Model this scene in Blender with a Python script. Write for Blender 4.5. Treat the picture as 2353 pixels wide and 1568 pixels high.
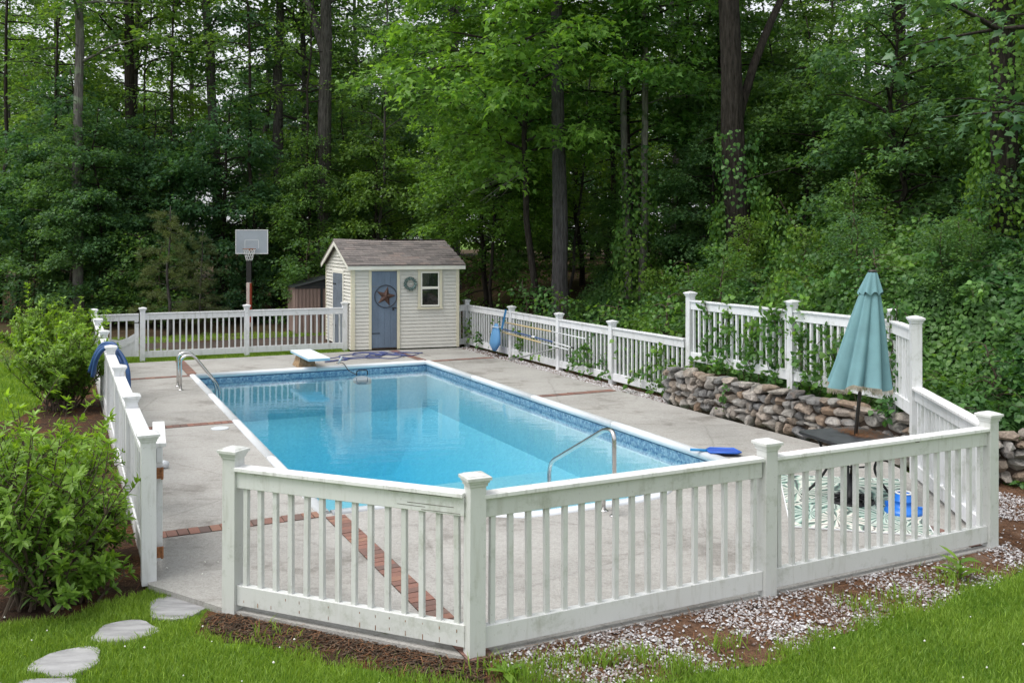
import bpy, math, random
import numpy as np
from mathutils import Vector, Matrix

for _o in list(bpy.data.objects):
    bpy.data.objects.remove(_o, do_unlink=True)
R = math.radians
rng = np.random.default_rng(11)
random.seed(5)
scene = bpy.context.scene
COL = scene.collection

# ------------------------------------------------------------------ camera
CAM_H = 2.8
cam_d = bpy.data.cameras.new('camera')
cam_d.sensor_width = 36.0
cam_d.sensor_fit = 'HORIZONTAL'
cam_d.lens = 32.6
cam_d.shift_y = -0.0985
cam_d.clip_start = 0.05
cam_d.clip_end = 2000.0
cam = bpy.data.objects.new('camera', cam_d)
cam.location = (0, 0, CAM_H)
cam.rotation_euler = (R(90), 0, 0)
COL.objects.link(cam)
scene.camera = cam

# ------------------------------------------------------------------ sky and sun
SUN_EL, SUN_AZ = 64.0, -118.0           # azimuth from +Y (away from the camera), negative = to the left
world = bpy.data.worlds.new('World')
scene.world = world
world.use_nodes = True
wn = world.node_tree
wn.nodes.clear()
w_out = wn.nodes.new('ShaderNodeOutputWorld')
w_bg = wn.nodes.new('ShaderNodeBackground')
w_sky = wn.nodes.new('ShaderNodeTexSky')
w_sky.sky_type = 'NISHITA'
w_sky.sun_disc = False
w_sky.sun_elevation = R(SUN_EL)
w_sky.sun_rotation = R(SUN_AZ)
w_sky.altitude = 0.0
w_sky.air_density = 1.0
w_sky.dust_density = 6.0
w_sky.ozone_density = 1.0
w_hs = wn.nodes.new('ShaderNodeHueSaturation')
w_hs.inputs['Saturation'].default_value = 0.42
wn.links.new(w_sky.outputs['Color'], w_hs.inputs['Color'])
w_mix = wn.nodes.new('ShaderNodeMix')          # an even cloud layer over the clear sky
w_mix.data_type = 'RGBA'
w_mix.inputs[0].default_value = 0.6
w_mix.inputs[7].default_value = (4.7, 4.8, 5.0, 1)
wn.links.new(w_hs.outputs['Color'], w_mix.inputs[6])
wn.links.new(w_mix.outputs[2], w_bg.inputs['Color'])
w_bg.inputs['Strength'].default_value = 0.15
wn.links.new(w_bg.outputs['Background'], w_out.inputs['Surface'])

sun_d = bpy.data.lights.new('sun', 'SUN')
sun_d.energy = 1.15
sun_d.angle = R(28)
sun_d.color = (1.0, 0.975, 0.945)
sun = bpy.data.objects.new('sun', sun_d)
_sd = Vector((math.sin(R(SUN_AZ)) * math.cos(R(SUN_EL)), math.cos(R(SUN_AZ)) * math.cos(R(SUN_EL)), math.sin(R(SUN_EL))))
sun.rotation_euler = _sd.to_track_quat('Z', 'Y').to_euler()
sun.location = _sd * 60
COL.objects.link(sun)

vs = scene.view_settings
vs.view_transform = 'Standard'
vs.look = 'None'
vs.exposure = 0.75
vs.gamma = 1.0
vs.use_curve_mapping = False
scene.cycles.use_denoising = True
scene.cycles.max_bounces = 8
scene.cycles.diffuse_bounces = 4
scene.cycles.glossy_bounces = 4
scene.cycles.transmission_bounces = 4
scene.cycles.transparent_max_bounces = 12
scene.cycles.caustics_reflective = False
scene.cycles.caustics_refractive = False
scene.cycles.sample_clamp_indirect = 6.0

# ------------------------------------------------------------------ helpers: frames
TH = math.atan2(0.435, 0.9)            # the pool is turned this much from the camera axis
VX, VY = math.cos(TH), math.sin(TH)
NLX, NLY = -1.907, 9.51                # near left corner of the pool
PW_, PL_ = 5.14, 10.8                  # pool width and length


def W(a, b, z=0.0):
    """pool frame (a to the right, b away) -> world"""
    return Vector((NLX + a * VX - b * VY, NLY + a * VY + b * VX, z))


def toab(x, y):
    dx, dy = x - NLX, y - NLY
    return dx * VX + dy * VY, -dx * VY + dy * VX


def px(x, Y):
    """world X of photo column x (of 2352) at distance Y"""
    return (x - 1176.0) * Y / 2130.0


def smooth(t):
    t = np.clip(t, 0, 1)
    return t * t * (3 - 2 * t)


# ------------------------------------------------------------------ helpers: objects
def props(o, label=None, cat=None, group=None, kind=None):
    if label: o['label'] = label
    if cat: o['category'] = cat
    if group: o['group'] = group
    if kind: o['kind'] = kind
    return o


def empty(name, loc=(0, 0, 0), rz=0.0, label=None, cat=None, group=None):
    o = bpy.data.objects.new(name, None)
    o.empty_display_size = 0.1
    o.location = loc
    o.rotation_euler = (0, 0, rz)
    COL.objects.link(o)
    return props(o, label, cat, group)


def link(name, mesh, parent=None, loc=(0, 0, 0), rot=(0, 0, 0), sc=(1, 1, 1)):
    o = bpy.data.objects.new(name, mesh)
    o.location = loc
    o.rotation_euler = rot
    o.scale = sc
    COL.objects.link(o)
    if parent is not None:
        o.parent = parent
    return o


class MB:
    def __init__(s):
        s.v, s.f = [], []

    def add(s, verts, faces):
        n = len(s.v)
        s.v.extend([tuple(p) for p in verts])
        s.f.extend([tuple(i + n for i in f) for f in faces])
        return s

    def box(s, c, d, rz=0.0, m=None):
        hx, hy, hz = d[0] / 2, d[1] / 2, d[2] / 2
        vv = [Vector((x, y, z)) for x in (-hx, hx) for y in (-hy, hy) for z in (-hz, hz)]
        rot = m if m is not None else Matrix.Rotation(rz, 3, 'Z')
        vv = [rot @ p + Vector(c) for p in vv]
        return s.add(vv, [(0, 1, 3, 2), (4, 6, 7, 5), (0, 4, 5, 1), (2, 3, 7, 6), (0, 2, 6, 4), (1, 5, 7, 3)])

    def tube(s, pts, rad, n=8, cap=True, closed=False):
        P = [Vector(p) for p in pts]
        k = len(P)
        rad = list(rad) if hasattr(rad, '__len__') else [rad] * k
        base = len(s.v)
        up = None
        for i in range(k):
            if closed:
                t = (P[(i + 1) % k] - P[i - 1]).normalized()
            else:
                t = (P[min(i + 1, k - 1)] - P[max(i - 1, 0)]).normalized()
            if up is None:
                up = t.orthogonal().normalized()
            up = (up - t * up.dot(t))
            up = up.normalized() if up.length > 1e-6 else t.orthogonal().normalized()
            sd = t.cross(up)
            for j in range(n):
                a = 2 * math.pi * j / n
                s.v.append(tuple(P[i] + (up * math.cos(a) + sd * math.sin(a)) * rad[i]))
        for i in range(k if closed else k - 1):
            i2 = (i + 1) % k
            for j in range(n):
                j2 = (j + 1) % n
                s.f.append((base + i * n + j, base + i * n + j2, base + i2 * n + j2, base + i2 * n + j))
        if cap and not closed:
            s.f.append(tuple(base + j for j in range(n))[::-1])
            s.f.append(tuple(base + (k - 1) * n + j for j in range(n)))
        return s

    def lathe(s, prof, n=16, c=(0, 0, 0), cap=True):
        base = len(s.v)
        for r, z in prof:
            for j in range(n):
                a = 2 * math.pi * j / n
                s.v.append((c[0] + r * math.cos(a), c[1] + r * math.sin(a), c[2] + z))
        for i in range(len(prof) - 1):
            for j in range(n):
                j2 = (j + 1) % n
                s.f.append((base + i * n + j, base + i * n + j2, base + (i + 1) * n + j2, base + (i + 1) * n + j))
        if cap:
            s.f.append(tuple(base + j for j in range(n))[::-1])
            s.f.append(tuple(base + (len(prof) - 1) * n + j for j in range(n)))
        return s

    def prism(s, poly, z0, z1):
        """poly: list of (x, y) counter-clockwise"""
        n = len(poly)
        vv = [(p[0], p[1], z0) for p in poly] + [(p[0], p[1], z1) for p in poly]
        ff = [tuple(range(n))[::-1], tuple(range(n, 2 * n))]
        ff += [(i, (i + 1) % n, n + (i + 1) % n, n + i) for i in range(n)]
        return s.add(vv, ff)

    def mesh(s, name, mat, smooth_=False):
        me = bpy.data.meshes.new(name)
        me.from_pydata(s.v, [], s.f)
        if smooth_:
            me.polygons.foreach_set('use_smooth', [True] * len(me.polygons))
        if mat is not None:
            me.materials.append(mat)
        me.update()
        return me

    def build(s, name, mat, parent=None, smooth_=False, loc=(0, 0, 0), rot=(0, 0, 0), bevel=0.0):
        o = link(name, s.mesh(name, mat, smooth_), parent, loc, rot)
        if bevel:
            b = o.modifiers.new('bevel', 'BEVEL')
            b.width = bevel
            b.segments = 2
            b.limit_method = 'ANGLE'
        return o


def np_mesh(name, verts, faces, mat, rnd=None, smooth_=False):
    """triangles (n,3) as one mesh, with an optional per-face random number"""
    me = bpy.data.meshes.new(name)
    nv, nf, k = len(verts), len(faces), faces.shape[1]
    me.vertices.add(nv)
    me.vertices.foreach_set('co', verts.astype(np.float32).ravel())
    me.loops.add(nf * k)
    me.loops.foreach_set('vertex_index', faces.astype(np.int32).ravel())
    me.polygons.add(nf)
    me.polygons.foreach_set('loop_start', np.arange(0, nf * k, k, dtype=np.int32))
    if smooth_:
        me.polygons.foreach_set('use_smooth', np.ones(nf, dtype=bool))
    if rnd is not None:
        at = me.attributes.new('rnd', 'FLOAT', 'FACE')
        at.data.foreach_set('value', rnd.astype(np.float32))
    me.materials.append(mat)
    me.update(calc_edges=True)
    me.validate()
    return me


# ------------------------------------------------------------------ helpers: materials
def _new(name):
    m = bpy.data.materials.new(name)
    m.use_nodes = True
    nt = m.node_tree
    b = nt.nodes['Principled BSDF']
    return m, nt, b


def _n(nt, typ, **kw):
    n = nt.nodes.new(typ)
    for k, v in kw.items():
        setattr(n, k, v)
    return n


def _noise(nt, vec, scale, detail=4.0, rough=0.55):
    n = nt.nodes.new('ShaderNodeTexNoise')
    n.inputs['Scale'].default_value = scale
    n.inputs['Detail'].default_value = detail
    n.inputs['Roughness'].default_value = rough
    if vec is not None:
        nt.links.new(vec, n.inputs['Vector'])
    return n


def _ramp(nt, fac, stops):
    r = nt.nodes.new('ShaderNodeValToRGB')
    el = r.color_ramp.elements
    while len(el) > 1:
        el.remove(el[-1])
    el[0].position = stops[0][0]
    el[0].color = (*stops[0][1], 1)
    for p, c in stops[1:]:
        e = el.new(p)
        e.color = (*c, 1)
    nt.links.new(fac, r.inputs['Fac'])
    return r


def _mix(nt, fac, a, b, blend='MIX'):
    n = nt.nodes.new('ShaderNodeMix')
    n.data_type = 'RGBA'
    n.blend_type = blend
    for s, v in ((n.inputs[0], fac), (n.inputs[6], a), (n.inputs[7], b)):
        if isinstance(v, (int, float)):
            s.default_value = v
        elif isinstance(v, tuple):
            s.default_value = (*v, 1)
        else:
            nt.links.new(v, s)
    return n.outputs[2]


def _bump(nt, height, strength, dist, b):
    n = nt.nodes.new('ShaderNodeBump')
    n.inputs['Strength'].default_value = strength
    n.inputs['Distance'].default_value = dist
    nt.links.new(height, n.inputs['Height'])
    nt.links.new(n.outputs['Normal'], b.inputs['Normal'])
    return n


def _pos(nt):
    return nt.nodes.new('ShaderNodeNewGeometry').outputs['Position']


def _scaled(nt, vec, s):
    m = nt.nodes.new('ShaderNodeMapping')
    m.inputs['Scale'].default_value = s
    nt.links.new(vec, m.inputs['Vector'])
    return m.outputs['Vector']


def simple(name, col, rough=0.6, metal=0.0, var=0.12, scale=6.0, bump=0.0, bscale=60.0, spec=0.5, stretch=(1, 1, 1), fine=0.0):
    m, nt, b = _new(name)
    p = _scaled(nt, _pos(nt), stretch)
    n1 = _noise(nt, p, scale, 5)
    lo = tuple(max(0, c * (1 - var)) for c in col)
    hi = tuple(min(1, c * (1 + var)) for c in col)
    c = _ramp(nt, n1.outputs['Fac'], [(0.3, lo), (0.7, hi)]).outputs['Color']
    if fine:
        n3 = _noise(nt, p, scale * 14, 3)
        f = _ramp(nt, n3.outputs['Fac'], [(0.3, (1 - fine,) * 3), (0.7, (1, 1, 1))]).outputs['Color']
        c = _mix(nt, 1.0, c, f, 'MULTIPLY')
    nt.links.new(c, b.inputs['Base Color'])
    b.inputs['Roughness'].default_value = rough
    b.inputs['Metallic'].default_value = metal
    b.inputs['Specular IOR Level'].default_value = spec
    if bump:
        n2 = _noise(nt, p, bscale, 4)
        _bump(nt, n2.outputs['Fac'], bump, 0.01, b)
    return m


def white_paint(name, col=(0.72, 0.73, 0.75), dirt=0.30):
    m, nt, b = _new(name)
    p = _pos(nt)
    streak = _noise(nt, _scaled(nt, p, (9, 9, 1.2)), 2.0, 6, 0.6)
    c = _ramp(nt, streak.outputs['Fac'], [(0.22, tuple(x * (1 - dirt) for x in (col[0], col[1] * 0.99, col[2] * 0.94))), (0.46, col), (1.0, col)]).outputs['Color']
    spots = _noise(nt, p, 38, 3, 0.6)
    s = _ramp(nt, spots.outputs['Fac'], [(0.25, (0.55, 0.53, 0.50)), (0.33, (1, 1, 1))]).outputs['Color']
    c = _mix(nt, 0.7, c, s, 'MULTIPLY')
    oi = nt.nodes.new('ShaderNodeObjectInfo')
    tone = _ramp(nt, oi.outputs['Random'], [(0.0, (0.91, 0.915, 0.90)), (0.6, (1, 1, 1)), (1.0, (1.04, 1.04, 1.04))]).outputs['Color']
    c = _mix(nt, 1.0, c, tone, 'MULTIPLY')
    gr = _noise(nt, p, 4.5, 7, 0.75)
    gm = _ramp(nt, gr.outputs['Fac'], [(0.34, (0.70, 0.72, 0.66)), (0.47, (1, 1, 1))]).outputs['Color']
    c = _mix(nt, 0.7, c, gm, 'MULTIPLY')
    nt.links.new(c, b.inputs['Base Color'])
    b.inputs['Roughness'].default_value = 0.5
    b.inputs['Specular IOR Level'].default_value = 0.35
    grain = _noise(nt, _scaled(nt, p, (30, 30, 8)), 4.0, 4)
    _bump(nt, grain.outputs['Fac'], 0.12, 0.01, b)
    return m


def leaf_mat(name, c1, c2, trans=0.35, rough=0.42, spec=0.45, tcol=(1.5, 1.45, 0.55), huevar=0.25, patch=False):
    m, nt, b = _new(name)
    out = nt.nodes['Material Output']
    at = _n(nt, 'ShaderNodeAttribute', attribute_name='rnd')
    oi = nt.nodes.new('ShaderNodeObjectInfo')
    c = _ramp(nt, at.outputs['Fac'], [(0.0, c1), (0.8, c2), (1.0, tuple(min(1, x * 1.5) for x in c2))]).outputs['Color']
    k = _ramp(nt, oi.outputs['Random'], [(0.0, (1 - huevar, 1 - huevar * 0.6, 1.0)), (0.5, (1, 1, 1)), (1.0, (1 + huevar, 1 + huevar * 0.5, 0.8))]).outputs['Color']
    c = _mix(nt, 1.0, c, k, 'MULTIPLY')
    if patch:        # different creepers growing in patches
        pn = _noise(nt, _pos(nt), 0.75, 3, 0.6)
        pc = _ramp(nt, pn.outputs['Fac'], [(0.34, (0.62, 0.74, 0.85)), (0.46, (0.95, 0.97, 1.0)), (0.56, (1.05, 1.0, 0.9)), (0.66, (1.5, 1.28, 0.8))]).outputs['Color']
        c = _mix(nt, 1.0, c, pc, 'MULTIPLY')
    nt.links.new(c, b.inputs['Base Color'])
    b.inputs['Roughness'].default_value = rough
    b.inputs['Specular IOR Level'].default_value = spec
    tr = nt.nodes.new('ShaderNodeBsdfTranslucent')
    tc = _mix(nt, 1.0, c, tcol, 'MULTIPLY')
    nt.links.new(tc, tr.inputs['Color'])
    ms = nt.nodes.new('ShaderNodeMixShader')
    ms.inputs['Fac'].default_value = trans
    nt.links.new(b.outputs['BSDF'], ms.inputs[1])
    nt.links.new(tr.outputs['BSDF'], ms.inputs[2])
    nt.links.new(ms.outputs['Shader'], out.inputs['Surface'])
    return m


def bark(name, c1, c2, scale=5.0, lichen=None, bump=0.9):
    m, nt, b = _new(name)
    p = _pos(nt)
    st = _scaled(nt, p, (scale, scale, scale * 0.16))
    n1 = _noise(nt, st, 3.2, 6, 0.65)
    c = _ramp(nt, n1.outputs['Fac'], [(0.32, c1), (0.66, c2)]).outputs['Color']
    if lichen:
        n2 = _noise(nt, p, 2.4, 4)
        f = _ramp(nt, n2.outputs['Fac'], [(0.52, (0, 0, 0)), (0.62, (1, 1, 1))]).outputs['Color']
        c = _mix(nt, f, c, lichen)
    nt.links.new(c, b.inputs['Base Color'])
    b.inputs['Roughness'].default_value = 0.9
    b.inputs['Specular IOR Level'].default_value = 0.15
    _bump(nt, n1.outputs['Fac'], bump, 0.06, b)
    return m


def metal(name, col, rough=0.25):
    return simple(name, col, rough, 1.0, 0.06, 9)


M = {}
M['white'] = white_paint('white_paint')
M['white_front'] = white_paint('weathered_white_paint', (0.635, 0.645, 0.635), 0.20)
M['cap_weathered'] = white_paint('peeling_white_paint', (0.76, 0.76, 0.76), 0.4)
M['coping'] = simple('coping_white', (0.66, 0.69, 0.72), 0.35, var=0.05, scale=3)
M['steel'] = metal('stainless_steel', (0.62, 0.61, 0.60), 0.22)
M['rust'] = simple('rust', (0.26, 0.11, 0.045), 0.85, var=0.5, scale=40)
M['black_iron'] = simple('black_iron', (0.018, 0.018, 0.02), 0.45, 0.3, 0.3, 20)
M['table_top'] = simple('table_slate', (0.05, 0.053, 0.062), 0.4, 0.0, 0.4, 9, 0.15, 80)
M['soil'] = simple('dark_soil', (0.05, 0.035, 0.024), 0.95, var=0.5, scale=8, bump=0.6, bscale=30)
M['black'] = simple('black_rubber', (0.012, 0.012, 0.013), 0.6)


def concrete():
    m, nt, b = _new('deck_concrete')
    p = _pos(nt)
    big = _noise(nt, p, 0.55, 5, 0.6)
    c = _ramp(nt, big.outputs['Fac'], [(0.25, (0.28, 0.275, 0.262)), (0.5, (0.372, 0.366, 0.350)), (0.75, (0.428, 0.422, 0.406))]).outputs['Color']
    st = _noise(nt, _scaled(nt, p, (1, 3.5, 1)), 1.6, 6, 0.7)
    s = _ramp(nt, st.outputs['Fac'], [(0.28, (0.62, 0.60, 0.58)), (0.45, (1, 1, 1))]).outputs['Color']
    c = _mix(nt, 0.75, c, s, 'MULTIPLY')
    v = nt.nodes.new('ShaderNodeTexVoronoi')
    v.inputs['Scale'].default_value = 85
    nt.links.new(p, v.inputs['Vector'])
    ag = _ramp(nt, v.outputs['Color'], [(0.1, (0.70, 0.67, 0.64)), (0.5, (1.0, 0.99, 0.97)), (0.9, (1.2, 1.19, 1.16))]).outputs['Color']
    c = _mix(nt, 0.45, c, ag, 'MULTIPLY')
    ck = nt.nodes.new('ShaderNodeTexVoronoi')
    ck.feature = 'DISTANCE_TO_EDGE'
    ck.inputs['Scale'].default_value = 0.42
    wob_ = _noise(nt, p, 2.2, 6, 0.7)
    nt.links.new(_mix(nt, 0.16, p, wob_.outputs['Color'], 'ADD'), ck.inputs['Vector'])
    ln_c = _ramp(nt, ck.outputs['Distance'], [(0.0, (0.45, 0.43, 0.41)), (0.006, (0.9, 0.9, 0.9)), (0.012, (1, 1, 1))]).outputs['Color']
    c = _mix(nt, 0.35, c, ln_c, 'MULTIPLY')
    dm = _noise(nt, p, 0.9, 8, 0.72)
    dmc = _ramp(nt, dm.outputs['Fac'], [(0.36, (0.58, 0.56, 0.54)), (0.44, (0.93, 0.92, 0.91)), (0.55, (1, 1, 1))]).outputs['Color']
    c = _mix(nt, 0.8, c, dmc, 'MULTIPLY')
    n2 = _noise(nt, p, 22, 4, 0.7)
    g = _ramp(nt, n2.outputs['Fac'], [(0.3, (0.87, 0.865, 0.86)), (0.6, (1.03, 1.03, 1.03))]).outputs['Color']
    c = _mix(nt, 1.0, c, g, 'MULTIPLY')
    nt.links.new(c, b.inputs['Base Color'])
    b.inputs['Roughness'].default_value = 0.85
    b.inputs['Specular IOR Level'].default_value = 0.25
    _bump(nt, v.outputs['Distance'], 0.35, 0.006, b)
    return m


M['concrete'] = concrete()


def brick_mat():
    m, nt, b = _new('paver_brick')
    oi = nt.nodes.new('ShaderNodeObjectInfo')
    c = _ramp(nt, oi.outputs['Random'], [(0.0, (0.095, 0.05, 0.042)), (0.18, (0.16, 0.06, 0.042)), (0.55, (0.235, 0.082, 0.052)), (0.8, (0.28, 0.10, 0.062)), (0.95, (0.30, 0.135, 0.075)), (1.0, (0.12, 0.085, 0.08))]).outputs['Color']
    n = _noise(nt, _pos(nt), 45, 5, 0.7)
    k = _ramp(nt, n.outputs['Fac'], [(0.3, (0.65, 0.65, 0.65)), (0.7, (1.2, 1.2, 1.2))]).outputs['Color']
    c = _mix(nt, 1.0, c, k, 'MULTIPLY')
    c = _mix(nt, 0.30, c, (0.24, 0.21, 0.19))
    nt.links.new(c, b.inputs['Base Color'])
    b.inputs['Roughness'].default_value = 0.85
    _bump(nt, n.outputs['Fac'], 0.5, 0.004, b)
    return m


M['brick'] = brick_mat()


def stone_mat():
    m, nt, b = _new('field_stone')
    oi = nt.nodes.new('ShaderNodeObjectInfo')
    c = _ramp(nt, oi.outputs['Random'], [(0.0, (0.20, 0.20, 0.203)), (0.25, (0.32, 0.308, 0.29)), (0.5, (0.42, 0.395, 0.36)), (0.70, (0.32, 0.275, 0.23)), (0.84, (0.33, 0.245, 0.18)), (1.0, (0.48, 0.465, 0.44))]).outputs['Color']
    n = _noise(nt, _pos(nt), 14, 7, 0.75)
    k = _ramp(nt, n.outputs['Fac'], [(0.28, (0.40, 0.39, 0.39)), (0.5, (0.95, 0.95, 0.95)), (0.72, (1.5, 1.5, 1.45))]).outputs['Color']
    c = _mix(nt, 1.0, c, k, 'MULTIPLY')
    n2 = _noise(nt, _pos(nt), 3.5, 5, 0.6)
    f = _ramp(nt, n2.outputs['Fac'], [(0.56, (0, 0, 0)), (0.70, (0.5, 0.5, 0.5))]).outputs['Color']
    c = _mix(nt, f, c, (0.16, 0.095, 0.055))
    nt.links.new(c, b.inputs['Base Color'])
    b.inputs['Roughness'].default_value = 0.88
    b.inputs['Specular IOR Level'].default_value = 0.25
    _bump(nt, n.outputs['Fac'], 1.0, 0.06, b)
    return m


M['stone'] = stone_mat()


def ground_mat(name, stops, scale, bump=0.5, bscale=40, fine=60.0):
    m, nt, b = _new(name)
    p = _pos(nt)
    n = _noise(nt, p, scale, 7, 0.68)
    c = _ramp(nt, n.outputs['Fac'], stops).outputs['Color']
    n2 = _noise(nt, p, fine, 4, 0.7)
    k = _ramp(nt, n2.outputs['Fac'], [(0.3, (0.55, 0.55, 0.55)), (0.7, (1.3, 1.3, 1.3))]).outputs['Color']
    c = _mix(nt, 0.9, c, k, 'MULTIPLY')
    nt.links.new(c, b.inputs['Base Color'])
    b.inputs['Roughness'].default_value = 0.95
    b.inputs['Specular IOR Level'].default_value = 0.1
    n3 = _noise(nt, p, bscale, 5, 0.7)
    _bump(nt, n3.outputs['Fac'], bump, 0.03, b)
    return m


M['lawn'] = ground_mat('lawn_ground', [(0.3, (0.07, 0.13, 0.022)), (0.55, (0.115, 0.20, 0.034)), (0.75, (0.155, 0.225, 0.05))], 1.3)
M['litter'] = ground_mat('forest_litter', [(0.3, (0.03, 0.022, 0.013)), (0.5, (0.07, 0.047, 0.027)), (0.7, (0.045, 0.05, 0.018))], 1.1)
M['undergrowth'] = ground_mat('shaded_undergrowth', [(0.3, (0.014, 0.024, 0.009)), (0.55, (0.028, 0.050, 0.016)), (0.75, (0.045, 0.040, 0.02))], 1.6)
M['mulch'] = ground_mat('mulch', [(0.3, (0.035, 0.024, 0.019)), (0.5, (0.075, 0.045, 0.03)), (0.66, (0.16, 0.075, 0.035))], 1.6, 1.0, 30)
M['gravel_bed'] = ground_mat('gravel_bed_soil', [(0.3, (0.10, 0.055, 0.035)), (0.55, (0.19, 0.11, 0.07)), (0.7, (0.24, 0.21, 0.19))], 3.0, 1.0, 30)
M['asphalt'] = ground_mat('worn_asphalt', [(0.3, (0.05, 0.042, 0.038)), (0.55, (0.08, 0.062, 0.052)), (0.7, (0.13, 0.075, 0.045))], 0.8, 0.3, 30)

M['leaf_maple'] = leaf_mat('leaf_maple', (0.070, 0.170, 0.040), (0.165, 0.320, 0.078), 0.48, 0.5, 0.35, huevar=.12)
M['leaf_mid'] = leaf_mat('leaf_mid', (0.068, 0.15, 0.046), (0.158, 0.285, 0.078), 0.52, 0.5, 0.35)
M['leaf_dark'] = leaf_mat('leaf_dark', (0.058, 0.138, 0.06), (0.132, 0.252, 0.094), 0.50, 0.5, 0.35)
M['leaf_blue'] = leaf_mat('leaf_blue', (0.048, 0.12, 0.06), (0.11, 0.22, 0.098), 0.34, 0.42, 0.45)
M['leaf_vine'] = leaf_mat('leaf_vine', (0.05, 0.135, 0.034), (0.14, 0.28, 0.07), 0.42, 0.48, 0.38, huevar=0.08, patch=True)
M['leaf_shrub'] = leaf_mat('leaf_shrub', (0.065, 0.160, 0.025), (0.245, 0.400, 0.056), 0.42, 0.4, 0.45, huevar=0.1)
M['needle'] = leaf_mat('pine_needle', (0.060, 0.095, 0.030), (0.130, 0.165, 0.055), 0.30)
M['grass'] = leaf_mat('grass', (0.095, 0.205, 0.024), (0.28, 0.41, 0.068), 0.40, 0.5, 0.3, huevar=0.0)
M['bark_dark'] = bark('bark_dark', (0.014, 0.012, 0.010), (0.062, 0.052, 0.045), 7)
M['bark_grey'] = bark('bark_grey', (0.030, 0.027, 0.025), (0.125, 0.115, 0.108), 7)
M['bark_pine'] = bark('bark_pine', (0.036, 0.033, 0.033), (0.120, 0.112, 0.112), 9)
M['bark_lichen'] = bark('bark_lichen', (0.075, 0.068, 0.065), (0.20, 0.185, 0.175), 4, (0.20, 0.23, 0.17))
M['bark_pale'] = bark('bark_pale', (0.085, 0.080, 0.070), (0.25, 0.235, 0.205), 5, (0.06, 0.09, 0.035))
M['twig'] = simple('twig_brown', (0.07, 0.05, 0.035), 0.9)
M['dead_twig'] = simple('dead_twig', (0.22, 0.20, 0.18), 0.9)

# ------------------------------------------------------------------ terrain
def hf(x, y):
    """height of the ground outside the deck"""
    a, b = toab(x, y)
    a = np.asarray(a, float)
    b = np.asarray(b, float)
    base = 0.60 * smooth((4.6 - b) / 0.8) * smooth((a - 7.05) / 0.15) * smooth((b + 1.9) / 0.5)
    rise = 1.5 * smooth((a - 7.6) / 7.0) * smooth((b + 4.0) / 4.0)
    back = 0.35 * smooth((b - 18.0) / 14.0)
    return -0.045 + base + rise + back


# ground: one sheet to the horizon
import bmesh
gbm = bmesh.new()
_ge = []
for loop_ in ([(-900, -200), (900, -200), (900, 1500), (-900, 1500)], [tuple(W(a, b)[:2]) for a, b in ((-1.5, -1.0), (-1.0, -1.8), (0.3, -3.2), (5.0, -3.2), (6.4, -1.2), (6.5, 12.6), (-1.5, 12.9))]):
    _v = [gbm.verts.new((p[0], p[1], -0.07)) for p in loop_]
    _ge += [gbm.edges.new((_v[i], _v[(i + 1) % len(_v)])) for i in range(len(_v))]
bmesh.ops.triangle_fill(gbm, use_beauty=True, use_dissolve=False, edges=_ge)
gme = bpy.data.meshes.new('ground')
gbm.to_mesh(gme)
gbm.free()
if gme.polygons[0].normal.z < 0:
    gme.flip_normals()
gme.materials.append(M['lawn'])
props(link('ground', gme), kind='structure')

# forest floor with the bank on the right
NXg, NYg = 150, 120
xs = np.linspace(-46, 46, NXg)
ys = np.linspace(6.0, 100, NYg)
gx, gy = np.meshgrid(xs, ys)
ga, gb = toab(gx, gy)
gz = hf(gx, gy) + 0.012
gz = gz + (0.08 * np.sin(gx * 1.3 + gy * 0.7) * np.sin(gy * 0.9 - gx * 0.4)) * smooth((np.maximum(gb - 17, ga - 8.5)) / 3)
keep = (gb > 16.6 + 0.9 * np.sin(gx * 0.5)) | ((ga > 7.0) & (gb > -2.2))
idx = np.arange(NXg * NYg).reshape(NYg, NXg)
cell = keep[:-1, :-1] & keep[1:, :-1] & keep[:-1, 1:] & keep[1:, 1:]
q = np.stack([idx[:-1, :-1][cell], idx[:-1, 1:][cell], idx[1:, 1:][cell], idx[1:, :-1][cell]], 1)
me = np_mesh('forest_floor', np.stack([gx.ravel(), gy.ravel(), gz.ravel()], 1), q, M['litter'], smooth_=True)
props(link('forest_floor', me), kind='structure')

# worn court behind the back fence
c = MB()
poly = [W(-3.6, 14.9), W(5.5, 14.7), W(7.0, 15.6), W(6.0, 18.4), W(1.0, 19.6), W(-3.0, 19.2), W(-5.0, 17.2)]
c.add([(p.x, p.y, -0.03) for p in poly], [tuple(range(len(poly)))])
props(c.build('basketball_court', M['asphalt']), kind='structure')

# ------------------------------------------------------------------ concrete deck with the pool opening
STEP = [(1.50, 0.0), (1.50, -0.55), (1.58, -0.78), (1.78, -0.92), (2.1, -0.96), (3.1, -0.96), (3.42, -0.92), (3.62, -0.78), (3.70, -0.55), (3.70, 0.0)]
deck_out = [(-1.80, -1.30), (-1.28, -2.14), (0.05, -3.68), (5.28, -3.69), (6.64, -1.72), (6.95, -0.9), (6.88, 6.0), (6.85, 13.05),
            (4.1, 13.45), (-1.86, 13.50)]
hole = [(-0.0, 0.0), (0.0, PL_), (PW_, PL_), (PW_, 0.0)] + [(p[0], p[1]) for p in STEP[::-1]]
bm = bmesh.new()


def ring(pts, z):
    vs_ = [bm.verts.new(W(p[0], p[1], z)) for p in pts]
    return vs_, [bm.edges.new((vs_[i], vs_[(i + 1) % len(vs_)])) for i in range(len(vs_))]


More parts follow.
